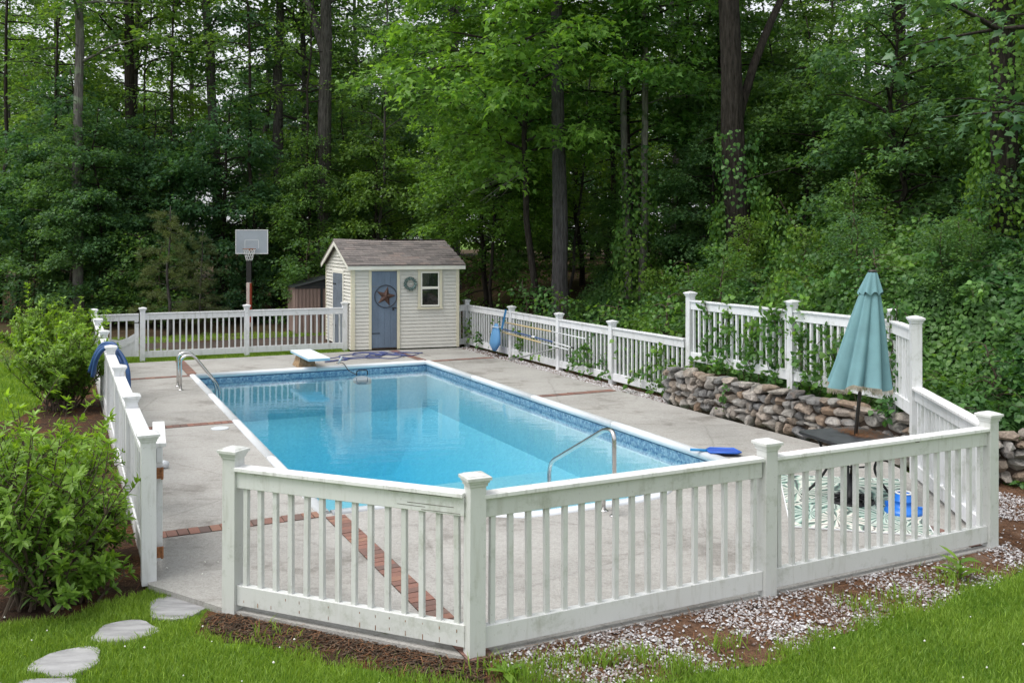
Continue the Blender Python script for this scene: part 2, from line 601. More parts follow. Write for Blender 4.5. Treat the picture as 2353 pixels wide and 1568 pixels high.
vo, eo = ring(deck_out, 0.0)
vh, eh = ring(hole, 0.0)
bmesh.ops.triangle_fill(bm, use_beauty=True, use_dissolve=False, edges=eo + eh)
for loop in (vo,):
    low = [bm.verts.new((v.co.x, v.co.y, -0.12)) for v in loop]
    for i in range(len(loop)):
        bm.faces.new((loop[i], loop[(i + 1) % len(loop)], low[(i + 1) % len(loop)], low[i]))
bmesh.ops.recalc_face_normals(bm, faces=bm.faces)
me = bpy.data.meshes.new('pool_deck')
bm.to_mesh(me)
bm.free()
if me.polygons[0].normal.z < 0:
    me.flip_normals()
me.materials.append(M['concrete'])
deck = props(link('pool_deck', me), kind='structure')

# brick strips let into the deck
brick_me = MB()
brick_me.prism([(-0.046, -0.098), (0.046, -0.098), (0.046, 0.098), (-0.046, 0.098)], -0.02, 0.008)
brick_me = brick_me.mesh('brick', M['brick'])
joint_poly = MB()


def brick_strip(a0, b0, a1, b1):
    L = math.hypot(a1 - a0, b1 - b0)
    n = max(2, int(L / 0.1))
    ang = math.atan2(b1 - b0, a1 - a0)
    for i in range(n):
        t = (i + 0.5) / n
        a, b = a0 + (a1 - a0) * t, b0 + (b1 - b0) * t
        p = W(a + random.uniform(-.003, .003), b + random.uniform(-.003, .003), random.uniform(-0.003, 0.002))
        link('brick', brick_me, deck, p, (random.uniform(-.012, .012), random.uniform(-.012, .012), TH + ang + random.uniform(-.02, .02)),
             (L / n / 0.1, 1, 1))
    ca, cb = -math.sin(ang) * 0.102, math.cos(ang) * 0.102
    joint_poly.add([W(a0 + ca, b0 + cb, 0.0035), W(a0 - ca, b0 - cb, 0.0035), W(a1 - ca, b1 - cb, 0.0035), W(a1 + ca, b1 + cb, 0.0035)], [(0, 1, 2, 3)])


CP = 0.02
for bb in (0.0, 5.4, PL_):
    brick_strip(-CP - 0.02, bb, -1.74, bb)
    brick_strip(PW_ + CP, bb, 6.84, bb)
brick_strip(0.0, PL_ + 0.04, 0.0, 13.42)
brick_strip(PW_, PL_ + 0.04, PW_ - 0.02, 13.2)
brick_strip(0.06, -0.12, 0.10, -3.72)
brick_strip(PW_, -0.12, PW_, -3.6)
joint_poly.build('mortar_bed', M['soil'], deck)

# skimmer lid on the left deck
lid = MB().lathe([(0.13, 0.0), (0.13, 0.010), (0.12, 0.014)], 24)
sk = lid.build('skimmer_lid', M['coping'], None, loc=W(-0.33, 4.93, 0.002))
props(sk, 'round white skimmer lid set in the deck beside the brick strip', 'lid')

# ------------------------------------------------------------------ swimming pool
WATER_Z = -0.14


def liner_mat():
    m, nt, b = _new('vinyl_liner')
    p = _pos(nt)
    v = nt.nodes.new('ShaderNodeTexVoronoi')
    v.inputs['Scale'].default_value = 26
    nt.links.new(p, v.inputs['Vector'])
    c = _ramp(nt, v.outputs['Color'], [(0.1, (0.45, 0.64, 0.70)), (0.5, (0.51, 0.69, 0.74)), (0.9, (0.57, 0.74, 0.78))]).outputs['Color']
    nt.links.new(c, b.inputs['Base Color'])
    b.inputs['Roughness'].default_value = 0.6
    return m


M['liner'] = liner_mat()


def band_mat():
    m, nt, b = _new('liner_tile_band')
    p = _pos(nt)
    v = nt.nodes.new('ShaderNodeTexVoronoi')
    v.inputs['Scale'].default_value = 30
    nt.links.new(p, v.inputs['Vector'])
    c = _ramp(nt, v.outputs['Color'], [(0.15, (0.09, 0.20, 0.36)), (0.5, (0.20, 0.36, 0.50)), (0.85, (0.38, 0.54, 0.64))]).outputs['Color']
    nt.links.new(c, b.inputs['Base Color'])
    b.inputs['Roughness'].default_value = 0.35
    return m


M['band'] = band_mat()
M['navy'] = simple('liner_navy', (0.035, 0.08, 0.18), 0.35)

pool = empty('swimming_pool', W(0, 0, 0), TH, 'rectangular in-ground swimming pool with white coping and blue tiled liner', 'swimming pool')
# liner: walls, shallow floor, slope and deep hopper (depths are real metres below the deck)
lm = MB()
zt = -0.30
ringp = hole
prof_depth = lambda a, b: -1.0
SH, DP = -1.05, -2.15
for i in range(len(ringp)):
    p0, p1 = ringp[i], ringp[(i + 1) % len(ringp)]
    lm.add([(p0[0], p0[1], zt), (p1[0], p1[1], zt), (p1[0], p1[1], SH), (p0[0], p0[1], SH)], [(0, 3, 2, 1)])
ha0, ha1, hb0, hb1 = 1.25, 3.9, 6.6, 9.4
q0 = [(0, 4.3), (PW_, 4.3), (PW_, PL_), (0, PL_)]
h0 = [(ha0, hb0), (ha1, hb0), (ha1, hb1), (ha0, hb1)]
vv = [(p[0], p[1], SH) for p in q0] + [(p[0], p[1], DP) for p in h0] + [(0, 0, SH), (PW_, 0, SH)]
lm.add(vv, [(0, 1, 5, 4), (1, 2, 6, 5), (2, 3, 7, 6), (3, 0, 4, 7), (4, 5, 6, 7), (8, 9, 1, 0)])
lm.build('liner', M['liner'], pool)
MB().lathe([(.13, 0), (.13, .012), (.05, .03), (.01, .032)], 20, (2.57, 8.0, DP)).build('main_drain', M['coping'], pool, True)
bnd = MB()
nav = MB()
for i in range(len(ringp)):
    p0, p1 = ringp[i], ringp[(i + 1) % len(ringp)]
    bnd.add([(p0[0], p0[1], -0.088), (p1[0], p1[1], -0.088), (p1[0], p1[1], -0.30), (p0[0], p0[1], -0.30)], [(0, 3, 2, 1)])
    nav.add([(p0[0], p0[1], 0.0), (p1[0], p1[1], 0.0), (p1[0], p1[1], -0.088), (p0[0], p0[1], -0.088)], [(0, 3, 2, 1)])
bnd.build('tile_band', M['band'], pool)
nav.build('liner_edge', M['navy'], pool)
# coping in sections; the rounded lip overhangs the water a little
cprof = [(0.030, -0.062), (0.044, -0.050), (0.048, -0.010), (0.035, 0.022), (0.0, 0.034), (-0.06, 0.030), (-0.075, 0.018), (-0.078, 0.0)]


def coping(p0, p1, inward):
    mb_ = MB()
    d = Vector((p1[0] - p0[0], p1[1] - p0[1]))
    n = Vector(inward)
    k = len(cprof)
    vv_ = []
    for P_ in (p0, p1):
        for (o_, z_) in cprof:
            vv_.append((P_[0] + n[0] * o_, P_[1] + n[1] * o_, z_))
    mb_.add(vv_, [(i, i + 1, k + i + 1, k + i) for i in range(k - 1)] + [tuple(range(k)), tuple(range(k, 2 * k))[::-1]])
    mb_.build('coping', M['coping'], pool, True)


for i in range(4):
    coping((0, PL_ * i / 4 + 0.002), (0, PL_ * (i + 1) / 4 - 0.002), (1, 0))
    coping((PW_, PL_ * i / 4 + 0.002), (PW_, PL_ * (i + 1) / 4 - 0.002), (-1, 0))
for i in range(2):
    coping((0.05 + PW_ * i / 2 - 0.05 * i, PL_), (PW_ / 2 * (i + 1) - 0.05 * i - 0.004, PL_), (0, -1))
coping((0.05, 0), (1.46, 0), (0, 1))
coping((3.74, 0), (PW_ - 0.05, 0), (0, 1))
# step insert: white moulded rim, treads
si = MB()
pts = [Vector((p[0], p[1], 0)) for p in STEP]
prev = []
for i, p in enumerate(pts):
    t = (pts[min(i + 1, len(pts) - 1)] - pts[max(i - 1, 0)]).normalized()
    n = Vector((-t.y, t.x, 0))      # inward
    prev.append([(p.x + n.x * o_ * 1.3, p.y + n.y * o_ * 1.3, z_) for o_, z_ in cprof])
k = len(cprof)
si.add([v_ for r_ in prev for v_ in r_], [(r * k + i, r * k + i + 1, (r + 1) * k + i + 1, (r + 1) * k + i) for r in range(len(prev) - 1) for i in range(k - 1)])
si.build('step_rim', M['coping'], pool, True)
for j, (bb, zz) in enumerate(((-0.55, -0.36), (-0.20, -0.60), (0.18, -0.84))):
    tr = MB()
    ptsj = [(1.5, 0.18 if j == 2 else bb + 0.0), (3.7, 0.18 if j == 2 else bb)]
    lo = -0.95 if j == 0 else ((-0.55, -0.20)[j - 1])
    tr.box((2.6, (bb + lo) / 2, (zz - 1.05) / 2), (2.19, bb - lo - 0.004, zz + 1.05))
    tr.build('step_tread', M['coping'], pool)


def water_mat():
    m, nt, b = _new('pool_water')
    out = nt.nodes['Material Output']
    nt.nodes.remove(b)
    tr = nt.nodes.new('ShaderNodeBsdfTransparent')
    gl = nt.nodes.new('ShaderNodeBsdfGlossy')
    gl.inputs['Roughness'].default_value = 0.015
    ms = nt.nodes.new('ShaderNodeMixShader')
    p = _pos(nt)
    rot = nt.nodes.new('ShaderNodeMapping')
    rot.inputs['Rotation'].default_value = (0, 0, -TH)
    rot.inputs['Scale'].default_value = (1.0, 2.6, 1.0)
    nt.links.new(p, rot.inputs['Vector'])
    n1 = _noise(nt, rot.outputs['Vector'], 1.7, 3, 0.5)
    n2 = _noise(nt, rot.outputs['Vector'], 6.5, 2, 0.5)
    ad = _n(nt, 'ShaderNodeMath', operation='MULTIPLY_ADD')
    ad.inputs[1].default_value = 0.18
    nt.links.new(n2.outputs['Fac'], ad.inputs[0])
    nt.links.new(n1.outputs['Fac'], ad.inputs[2])
    bp = nt.nodes.new('ShaderNodeBump')
    bp.inputs['Strength'].default_value = 0.065
    bp.inputs['Distance'].default_value = 0.05
    nt.links.new(ad.outputs[0], bp.inputs['Height'])
    nt.links.new(bp.outputs['Normal'], gl.inputs['Normal'])
    dt = _n(nt, 'ShaderNodeVectorMath', operation='DOT_PRODUCT')      # Schlick reflectance of water
    nt.links.new(bp.outputs['Normal'], dt.inputs[0])
    nt.links.new(nt.nodes.new('ShaderNodeNewGeometry').outputs['Incoming'], dt.inputs[1])
    chain = [('ABSOLUTE', None), ('SUBTRACT', 'rev'), ('POWER', 5.0), ('MULTIPLY', 0.98), ('ADD', 0.02)]
    last = dt.outputs['Value']
    for op, val in chain:
        mn = _n(nt, 'ShaderNodeMath', operation=op)
        if val == 'rev':
            mn.inputs[0].default_value = 1.0
            nt.links.new(last, mn.inputs[1])
        else:
            nt.links.new(last, mn.inputs[0])
            if val is not None:
                mn.inputs[1].default_value = val
        last = mn.outputs[0]
    nt.links.new(last, ms.inputs['Fac'])
    nt.links.new(tr.outputs['BSDF'], ms.inputs[1])
    nt.links.new(gl.outputs['BSDF'], ms.inputs[2])
    nt.links.new(ms.outputs['Shader'], out.inputs['Surface'])
    va = nt.nodes.new('ShaderNodeVolumeAbsorption')
    va.inputs['Color'].default_value = (0.05, 0.73, 0.88, 1)
    va.inputs['Density'].default_value = 0.24
    nt.links.new(va.outputs['Volume'], out.inputs['Volume'])
    return m


wm = MB()
e_ = 0.004
wpoly = [(p[0], p[1]) for p in hole]
wb = bmesh.new()
tv = [wb.verts.new((W(p[0], p[1], WATER_Z))) for p in wpoly]
wb.faces.new(tv)
bv = [wb.verts.new((W(p[0], p[1], DP - 0.05))) for p in wpoly]
wb.faces.new(bv[::-1])
for i in range(len(tv)):
    wb.faces.new((tv[i], bv[i], bv[(i + 1) % len(tv)], tv[(i + 1) % len(tv)]))
bmesh.ops.recalc_face_normals(wb, faces=wb.faces)
me = bpy.data.meshes.new('pool_water')
wb.to_mesh(me)
wb.free()
me.materials.append(water_mat())
ow = link('pool_water', me)
props(ow, kind='structure')
cx_, cy_ = W(PW_ / 2, PL_ / 2)[0], W(PW_ / 2, PL_ / 2)[1]
for v_ in me.vertices:
    v_.co.x += (v_.co.x - cx_) * 0.003
    v_.co.y += (v_.co.y - cy_) * 0.003

# ------------------------------------------------------------------ white fences
POST = 0.115


def sq_loft(levels):
    mb_ = MB()
    for (h, z) in levels:
        for sx, sy in ((-1, -1), (1, -1), (1, 1), (-1, 1)):
            mb_.v.append((sx * h, sy * h, z))
    n = len(levels)
    for i in range(n - 1):
        for j in range(4):
            mb_.f.append((i * 4 + j, i * 4 + (j + 1) % 4, i * 4 + 4 + (j + 1) % 4, i * 4 + 4 + j))
    mb_.f.append((3, 2, 1, 0))
    mb_.f.append(tuple(range((n - 1) * 4, n * 4)))
    return mb_


CAPM = {}
POSTM = {}


def cap_mesh(mk):
    if mk not in CAPM:
        CAPM[mk] = sq_loft([(0.058, -0.034), (0.066, -0.034), (0.067, -0.014), (0.075, -0.012), (0.076, 0.004), (0.087, 0.007), (0.088, 0.027),
                            (0.085, 0.030), (0.070, 0.033), (0.068, 0.038), (0.003, 0.055)]).mesh('post_cap', M[mk])
    return CAPM[mk]


def post_mesh(h, mk):
    if (h, mk) not in POSTM:
        x = POST / 2
        POSTM[(h, mk)] = sq_loft([(x - .003, 0), (x, 0.01), (x, h - 0.055), (x - 0.0005, h - 0.052)]).mesh('post', M[mk])
    return POSTM[(h, mk)]


def fence_post(root, p, rz, h=1.235, mk='white', z0=-0.03):
    loc = Vector((p[0], p[1], p[2] + z0)) - Vector(root.location)
    o = link('post', post_mesh(round(h - z0, 3), mk), root, loc, (random.uniform(-.006, .006), random.uniform(-.006, .006), rz))
    link('post_cap', cap_mesh(mk), o, (0, 0, h - z0 - 0.052))
    return o


BALM = {}


def baluster_mesh(h, mk):
    key = (round(h, 3), mk)
    if key not in BALM:
        BALM[key] = MB().box((0, 0, h / 2), (0.036, 0.036, h)).mesh('baluster', M[mk])
    return BALM[key]


def fence_panel(root, p, q, mk='white', zr=0.0, cap_mk=None, pitch=0.142, skip=(), capwide=0.105, z0=0.045, zq=0.0):
    """top rail with cap board, bottom rail and balusters between posts p and q (world points at deck height)"""
    P_, Q_ = Vector((p[0], p[1], 0)), Vector((q[0], q[1], 0))
    d = Q_ - P_
    L = d.length - POST
    ang = math.atan2(d.y, d.x)
    mid = (P_ + Q_) / 2
    off = Vector((mid.x, mid.y, zr)) - Vector(root.location)
    sl = random.uniform(-.004, .004)
    tr = MB().box((0, 0, 0.995), (L - 0.001, 0.062, 0.128)).build('top_rail', M[mk], root, loc=off, rot=(0, sl, ang), bevel=0.004)
    MB().box((0, 0, 1.0755), (L - 0.002, capwide, 0.030)).build('cap_board', M[cap_mk or mk], tr, bevel=0.004)
    br = MB().box((0, 0, z0 + 0.075), (L - 0.001, 0.062, 0.15)).build('bottom_rail', M[mk], root, loc=off, rot=(0, sl, ang), bevel=0.004)
    n = max(2, int(round(L / pitch)))
    h = 0.935 - (z0 + 0.145)
    for i in range(n):
        t = (i + 0.5) / n - 0.5
        x = t * L
        link('baluster', baluster_mesh(h, mk), root, off + Vector((math.cos(ang) * x, math.sin(ang) * x, z0 + 0.145 - sl * x)),
             (random.uniform(-.008, .008), random.uniform(-.008, .008), ang + random.uniform(-.03, .03)))
    return tr, br, L


def run(name, label, pts, mk='white', cap_mk=None, heights=None, posts=None, zs=None, panels=None, capwide=0.105):
    root = empty(name, pts[0], 0, label, 'fence')
    for i, p in enumerate(pts):
        j = min(i, len(pts) - 2)
        d = Vector(pts[j + 1]) - Vector(pts[j])
        if posts is None or posts[i]:
            fence_post(root, p, math.atan2(d.y, d.x), (heights[i] if heights else 1.235), mk)
    rails = []
    for i in range(len(pts) - 1):
        if panels is None or panels[i]:
            rails.append(fence_panel(root, pts[i], pts[i + 1], mk, (zs[i] if zs else 0.0), cap_mk, capwide=capwide))
    return root, rails


# left run beside the shrubs, from the open gate to the far corner
lb = [-1.19, 0.90, 3.32, 5.76, 8.40, 11.10, 13.99]
fence_left, _ = run('picket_fence', 'long white fence run on the left, bordered by the green shrubs', [W(-1.79, b, 0) for b in lb], 'white', 'white', capwide=0.135)
# back run either side of the far gate
fence_back, _ = run('picket_fence', 'white fence run across the back, ending at the cream shed', [W(-0.76, 14.0), W(1.62, 13.95), W(4.06, 13.88)])
# right run between shed and raised fence
fence_right, _ = run('picket_fence', 'white fence run on the right with pool poles hung on it', [W(6.93, 13.32), W(7.28, 13.45), W(7.29, 10.72), W(7.30, 8.35), W(7.31, 6.2), W(7.36, 3.83)],
                     posts=[0, 1, 1, 1, 1, 0])
# raised run standing on the dry stone wall
fence_up, _ = run('picket_fence', 'white raised fence standing on the stone wall, overgrown with vines', [W(7.36, 3.75, 0.0), W(7.33, 1.2, 0.0), W(7.24, -0.72, 0.0), W(6.58, -1.66, 0.0)],
                  heights=[1.92, 1.92, 1.92, 1.92], zs=[0.68, 0.68, 0.68])
# lower run on the right, tall post to front corner post
fence_low, _ = run('picket_fence', 'short white fence panel running back from the right front corner post', [W(6.58, -1.66), W(5.24, -3.62)], 'white', 'cap_weathered', posts=[0, 0], capwide=0.135)
# front run nearest the camera
fpts = [W(-1.26, -2.10), W(0.08, -3.63), W(2.59, -3.65), W(5.24, -3.62)]
fence_front, rails = run('picket_fence', 'white fence in the foreground with weathered paint, nearest the lawn', fpts, 'white_front', 'cap_weathered', capwide=0.12)
# rust streaks under the nail heads of the first bottom rail, flaked timber on the top rails
tr, br, L = rails[0]
for i in range(15):
    x = (i + 0.5) / 15 * L - L / 2 + random.uniform(-.01, .01)
    for zz, hh in ((0.165, random.uniform(.012, .035)), (0.095, random.uniform(.015, .06))):
        if random.random() < 0.75:
            st = MB().box((x, -0.0322, zz - hh / 2), (random.uniform(.003, .006), 0.0012, hh * .7))
            st.build('rust_stain', M['rust'], br)
M['bare_wood'] = simple('bare_grey_wood', (0.13, 0.115, 0.10), 0.9, var=0.5, scale=30, stretch=(1, 1, 8))
for (x, z, w, h) in ((0.62, 1.052, 0.50, 0.006), (0.70, 0.985, 0.36, 0.0035), (0.78, 0.945, 0.3, 0.003), (0.55, 0.965, .22, .003), (-.78, 1.054, .10, .006)):
    MB().box((x, -0.0318, z), (w, 0.0016, h), 0).build('bare_wood_crack', M['bare_wood'], tr)
MB().box((0.35, -0.0318, 1.052), (0.05, 0.0016, 0.012)).build('bare_wood_crack', M['bare_wood'], rails[2][0])

# gates
def gate_far():
    p, q = W(-1.72, 14.02), W(-0.83, 14.0)
    d = q - p
    root = empty('fence_gate', p, math.atan2(d.y, d.x), 'closed white gate with a scooped solid lower panel in the far left corner', 'gate')
    L = d.length
    MB().box((L / 2, 0, 0.99), (L - 0.02, 0.05, 0.13)).build('top_rail', M['white'], root, bevel=0.004)
    MB().box((L / 2, 0, 1.071), (L - 0.022, 0.09, 0.028)).build('cap_board', M['white'], root)
    for x in (0.055, L - 0.055):
        MB().box((x, 0, 0.505), (0.09, 0.048, 0.838)).build('stile', M['white'], root)
    # solid panel with a curved top
    n = 14
    mb_ = MB()
    x0, x1 = 0.102, L - 0.102
    top = [(x0 + (x1 - x0) * i / n, 0.62 - 0.14 * math.sin(math.pi * i / n)) for i in range(n + 1)]
    for side in (-0.016, 0.016):
        pass
    poly = [(x0, 0.09)] + [(x1, 0.09)] + top[::-1]
    k_ = len(poly)
    mb_.add([(x, -0.016, z) for x, z in poly] + [(x, 0.016, z) for x, z in poly],
            [tuple(range(k_)), tuple(range(k_, 2 * k_))[::-1]] + [(i, k_ + i, k_ + (i + 1) % k_, (i + 1) % k_) for i in range(k_)])
    mb_.build('lower_panel', M['white'], root)
    mb2 = MB()
    top2 = [(x, z - 0.02) for x, z in top]
    bot2 = [(x, z - 0.17) for x, z in top]
    poly = bot2 + top2[::-1]
    k_ = len(poly)
    mb2.add([(x, -0.026, z) for x, z in poly] + [(x, -0.017, z) for x, z in poly],
            [tuple(range(k_)), tuple(range(k_, 2 * k_))[::-1]] + [(i, k_ + i, k_ + (i + 1) % k_, (i + 1) % k_) for i in range(k_)])
    mb2.build('curved_rail', M['white'], root)
    for i in range(3):
        x = x0 + (x1 - x0) * (i + 1) / 4
        link('baluster', baluster_mesh(0.42, 'white'), root, (x, 0, 0.51))
    lt = MB().box((L - 0.06, -0.035, 0.88), (0.11, 0.02, 0.012)).box((L - 0.01, -0.04, 0.885), (0.02, 0.03, 0.04))
    lt.build('latch', M['black_iron'], root)


gate_far()


def gate_near():
    p = W(-1.70, -1.12)
    q = W(-1.62, -0.10)
    d = q - p
    root = empty('fence_gate', p, math.atan2(d.y, d.x), 'white gate swung open against the left fence on rusty hinges', 'gate')
    L = d.length
    MB().box((L / 2, 0, 1.005), (L - 0.01, 0.05, 0.13)).build('top_rail', M['white'], root, bevel=0.004)
    MB().box((L / 2, 0, 1.087), (L, 0.105, 0.03)).build('cap_board', M['cap_weathered'], root, bevel=0.004)
    MB().box((0.05, 0, 0.53), (0.088, 0.048, 0.818)).build('stile', M['white'], root)
    MB().box((L - 0.05, 0, 0.53), (0.088, 0.048, 0.818)).build('stile', M['white'], root)
    MB().box((L / 2, 0, 0.30), (L - 0.19, 0.03, 0.38)).build('lower_panel', M['white'], root)
    for i in range(4):
        link('baluster', baluster_mesh(0.45, 'white'), root, (0.1 + (L - 0.2) * (i + 1) / 5, 0, 0.49))
    for z in (0.86, 0.20):
        hb = MB().box((-0.020, -0.004, z), (0.028, 0.055, 0.085)).tube([(-0.036, -0.02, z - 0.05), (-0.036, -0.02, z + 0.05)], 0.010)
        hb.build('hinge', M['rust'], root)


gate_near()
fl_post = [o for o in fence_left.children if o.name.startswith('post')][0]

# ------------------------------------------------------------------ dry stone walls
def superstone(seed, n=2, sq=0.62):
    r_ = np.random.default_rng(seed)
    b_ = bmesh.new()
    bmesh.ops.create_icosphere(b_, subdivisions=n, radius=1.0)
    ph = r_.uniform(0, 6.28, 6)
    planes = [(q / np.linalg.norm(q), r_.uniform(.60, .88)) for q in r_.normal(0, 1, (11, 3))]
    for v_ in b_.verts:
        c_ = np.array(v_.co)
        c_ = np.sign(c_) * np.abs(c_) ** sq
        k_ = 1 + 0.10 * math.sin(2.3 * c_[0] + ph[0]) + 0.09 * math.sin(2.9 * c_[1] + ph[1]) + 0.10 * math.sin(2.6 * c_[2] + ph[2] + c_[0])
        c_ = c_ * k_ * (1 + r_.uniform(-.085, .085))
        for pn_, pd_ in planes:
            dd_ = c_ @ pn_ - pd_
            if dd_ > 0:
                c_ = c_ - pn_ * dd_ * .92
        v_.co = c_ * 0.5
    me_ = bpy.data.meshes.new('stone')
    b_.to_mesh(me_)
    b_.free()
    me_.materials.append(M['stone'])
    return me_


STONES = [superstone(100 + i, 2, 0.50 + 0.05 * (i % 4)) for i in range(12)]


def stone_wall(name, label, p, q, h, deep=0.34, h_end=None):
    """face along p->q; stones bulge to the right hand side of p->q"""
    p, q = Vector((p[0], p[1], 0)), Vector((q[0], q[1], 0))
    d = q - p
    L = d.length
    ang = math.atan2(d.y, d.x)
    root = empty(name, p, ang, label, 'stone wall')
    MB().box((L / 2, deep / 2 + 0.07, (h - 0.10) / 2 - 0.05), (L - 0.1, deep - 0.12, h - 0.08)).build('wall_core', M['soil'], root)
    z = -0.03
    rows = []
    while z < h - 0.06:
        hh = random.uniform(0.10, 0.155) * (1.25 if z < 0.1 else (0.72 if z > h - 0.2 else 1.0))
        rows.append((z, min(hh, h - z + 0.02)))
        z += hh * 0.90
    for r_, (z, hh) in enumerate(rows):
        x = random.uniform(-0.10, 0.02)
        top = r_ >= len(rows) - 1
        while x < L:
            w = random.choice((.10, .13, .15, .18, .2, .23, .27, .33)) * random.uniform(.85, 1.15) * (1.3 if top else 1.0)
            s_ = hh * random.uniform(0.92, 1.25)
            dz = random.uniform(-0.03, 0.03)
            dy = random.uniform(-0.02, 0.03)
            yaw = random.uniform(-.12, .12) + (math.pi if random.random() < .5 else 0)
            link('stone', random.choice(STONES), root, (x + w / 2, deep / 2 * 0.9 + dy, z + hh / 2 + dz),
                 (random.uniform(-.12, .12), random.uniform(-.16, .16), yaw), (w * 1.13, deep * random.uniform(0.92, 1.12), s_ * 1.13))
            x += w * 0.98
    return root


wall_main = stone_wall('stone_wall', 'dry stone retaining wall of rounded fieldstones beside the pool deck', W(6.92, 3.92), W(6.92, -1.5), 0.63)
wall_side = stone_wall('stone_wall', 'dark stone wall below the vines, right of the front corner post', W(6.75, -1.75), W(9.6, -3.7), 0.58)

# ------------------------------------------------------------------ cream pool shed
shed = empty('pool_shed', (-4.06, 23.49, 0), 0, 'cream clapboard pool shed with brown shingle roof and blue plank door', 'shed')
FD = Vector((0.955, 0.297, 0)).normalized()
SD = Vector((-0.40, 0.916, 0)).normalized()
SW, SDp, EAVE, RIDGE = 2.80, 3.0, 2.16, 2.83
M['clap'] = simple('cream_clapboard', (0.66, 0.645, 0.59), 0.6, var=0.06, scale=3, fine=0.05)
M['trim'] = simple('cream_trim', (0.68, 0.64, 0.49), 0.55, var=0.05, scale=3)
M['trim_white'] = simple('white_trim', (0.80, 0.78, 0.70), 0.5, var=0.05)
M['door_blue'] = simple('slate_blue_paint', (0.135, 0.185, 0.255), 0.6, var=0.16, scale=3.5, stretch=(1, 1, .3), fine=0.1)
M['door_grey'] = simple('grey_blue_paint', (0.15, 0.18, 0.22), 0.65, var=0.16, scale=5, fine=.1)


def fr(u, v, z):       # u along the front, v along the side, shed-local metres
    return FD * u + SD * v + Vector((0, 0, z))


FANG = math.atan2(FD.y, FD.x)
SANG = math.atan2(SD.y, SD.x)
CB = MB()
CB.add([(-.5, -0.028, 0), (.5, -0.028, 0), (.5, 0, 0), (-.5, 0, 0), (-.5, -0.003, 0.105), (.5, -0.003, 0.105), (.5, 0, 0.105), (-.5, 0, 0.105)],
       [(0, 1, 2, 3)[::-1], (4, 5, 6, 7), (0, 1, 5, 4), (2, 3, 7, 6), (1, 2, 6, 5), (3, 0, 4, 7)])
CB = CB.mesh('clapboard', M['clap'])


def front_box(name, u0, u1, z0, z1, y0, y1, mat, parent=shed, bevel=0.0):
    """box on the front wall, y outward negative"""
    o = MB().box(((u0 + u1) / 2, (y0 + y1) / 2, (z0 + z1) / 2), (u1 - u0, y1 - y0, z1 - z0)).build(name, mat, parent, bevel=bevel)
    if parent is shed:
        o.rotation_euler = (0, 0, FANG)
    return o


def side_box(name, s0, s1, z0, z1, y0, y1, mat, parent=shed):
    """box on the left wall; s runs away from the camera, y outward positive"""
    o = MB().box(((s0 + s1) / 2, (y0 + y1) / 2, (z0 + z1) / 2), (s1 - s0, y1 - y0, z1 - z0)).build(name, mat, parent)
    if parent is shed:
        o.rotation_euler = (0, 0, SANG)
    return o


# core walls
core = MB()
c0, c1, c2, c3 = fr(0.03, .03, 0), fr(SW - .03, .03, 0), fr(SW - .03, SDp - .03, 0), fr(0.03, SDp - .03, 0)
bz = 0.02
gl_, gr_ = fr(0.03, SDp / 2, RIDGE - 0.06), fr(SW - .03, SDp / 2, RIDGE - 0.06)
tz = EAVE - 0.01
vv = [(p.x, p.y, bz) for p in (c0, c1, c2, c3)] + [(p.x, p.y, tz) for p in (c0, c1, c2, c3)] + [tuple(gl_), tuple(gr_)]
core.add(vv, [(0, 1, 5, 4), (1, 2, 6, 9, 5), (2, 3, 7, 6), (3, 0, 4, 8, 7), (3, 2, 1, 0)])
core.build('wall', M['clap'], shed)
# front openings: door and window (in metres along the front)
D0, D1, DZ = 0.50, 1.155, 2.02
W0, W1, WZ0, WZ1 = 1.71, 2.33, 1.07, 2.06
row = 0.09
nrow = int((EAVE - 0.02) / row)
for i in range(nrow):
    z = 0.03 + i * row
    segs = [(0.07, D0 - 0.06)]
    if z + 0.02 > WZ0 - 0.03 and z < WZ1 + 0.02:
        segs += [(D1 + 0.075, W0 - 0.005), (W1 + 0.005, SW - 0.07)]
    else:
        segs += [(D1 + 0.075, SW - 0.07)]
    for u0, u1 in segs:
        p = fr((u0 + u1) / 2, 0, z) + Vector((FD.y, -FD.x, 0)) * (-0.03)
        link('clapboard', CB, shed, p, (0, 0, FANG), (u1 - u0, 1.1, 0.9))
# left wall clapboards with the gable
GD0, GD1, GDZ = 0.92, 2.00, 1.93
i = 0
while True:
    z = 0.03 + i * row
    i += 1
    if z > RIDGE - 0.14:
        break
    s0, s1 = 0.07, SDp - 0.05
    if z > EAVE - 0.05:
        f = (z + 0.09 - EAVE) / (RIDGE - EAVE)
        s0, s1 = f * SDp / 2 + 0.02, SDp - f * SDp / 2 - 0.02
        if s1 - s0 < 0.1:
            break
    segs = [(s0, s1)] if z > GDZ + 0.04 else [(s0, GD0 - 0.08), (GD1 + 0.08, s1)]
    for a0, a1 in segs:
        p = fr(0.03, (a0 + a1) / 2, z)
        link('clapboard', CB, shed, p, (0, 0, SANG + math.pi), (a1 - a0, 1.6, 0.94))
# corner boards and frieze
front_box('corner_board', 0.0, 0.085, 0.02, EAVE, -0.012, 0.02, M['trim'])
front_box('corner_board', SW - 0.075, SW, 0.02, EAVE, -0.012, 0.02, M['trim'])
side_box('corner_board', -0.005, 0.07, 0.02, EAVE - 0.02, -0.02, 0.015, M['trim'])
side_box('corner_board', SDp - 0.05, SDp, 0.02, EAVE - 0.02, -0.02, 0.015, M['trim'])
front_box('frieze_board', 0.086, SW - 0.076, EAVE - 0.075, EAVE, -0.008, 0.02, M['trim'])
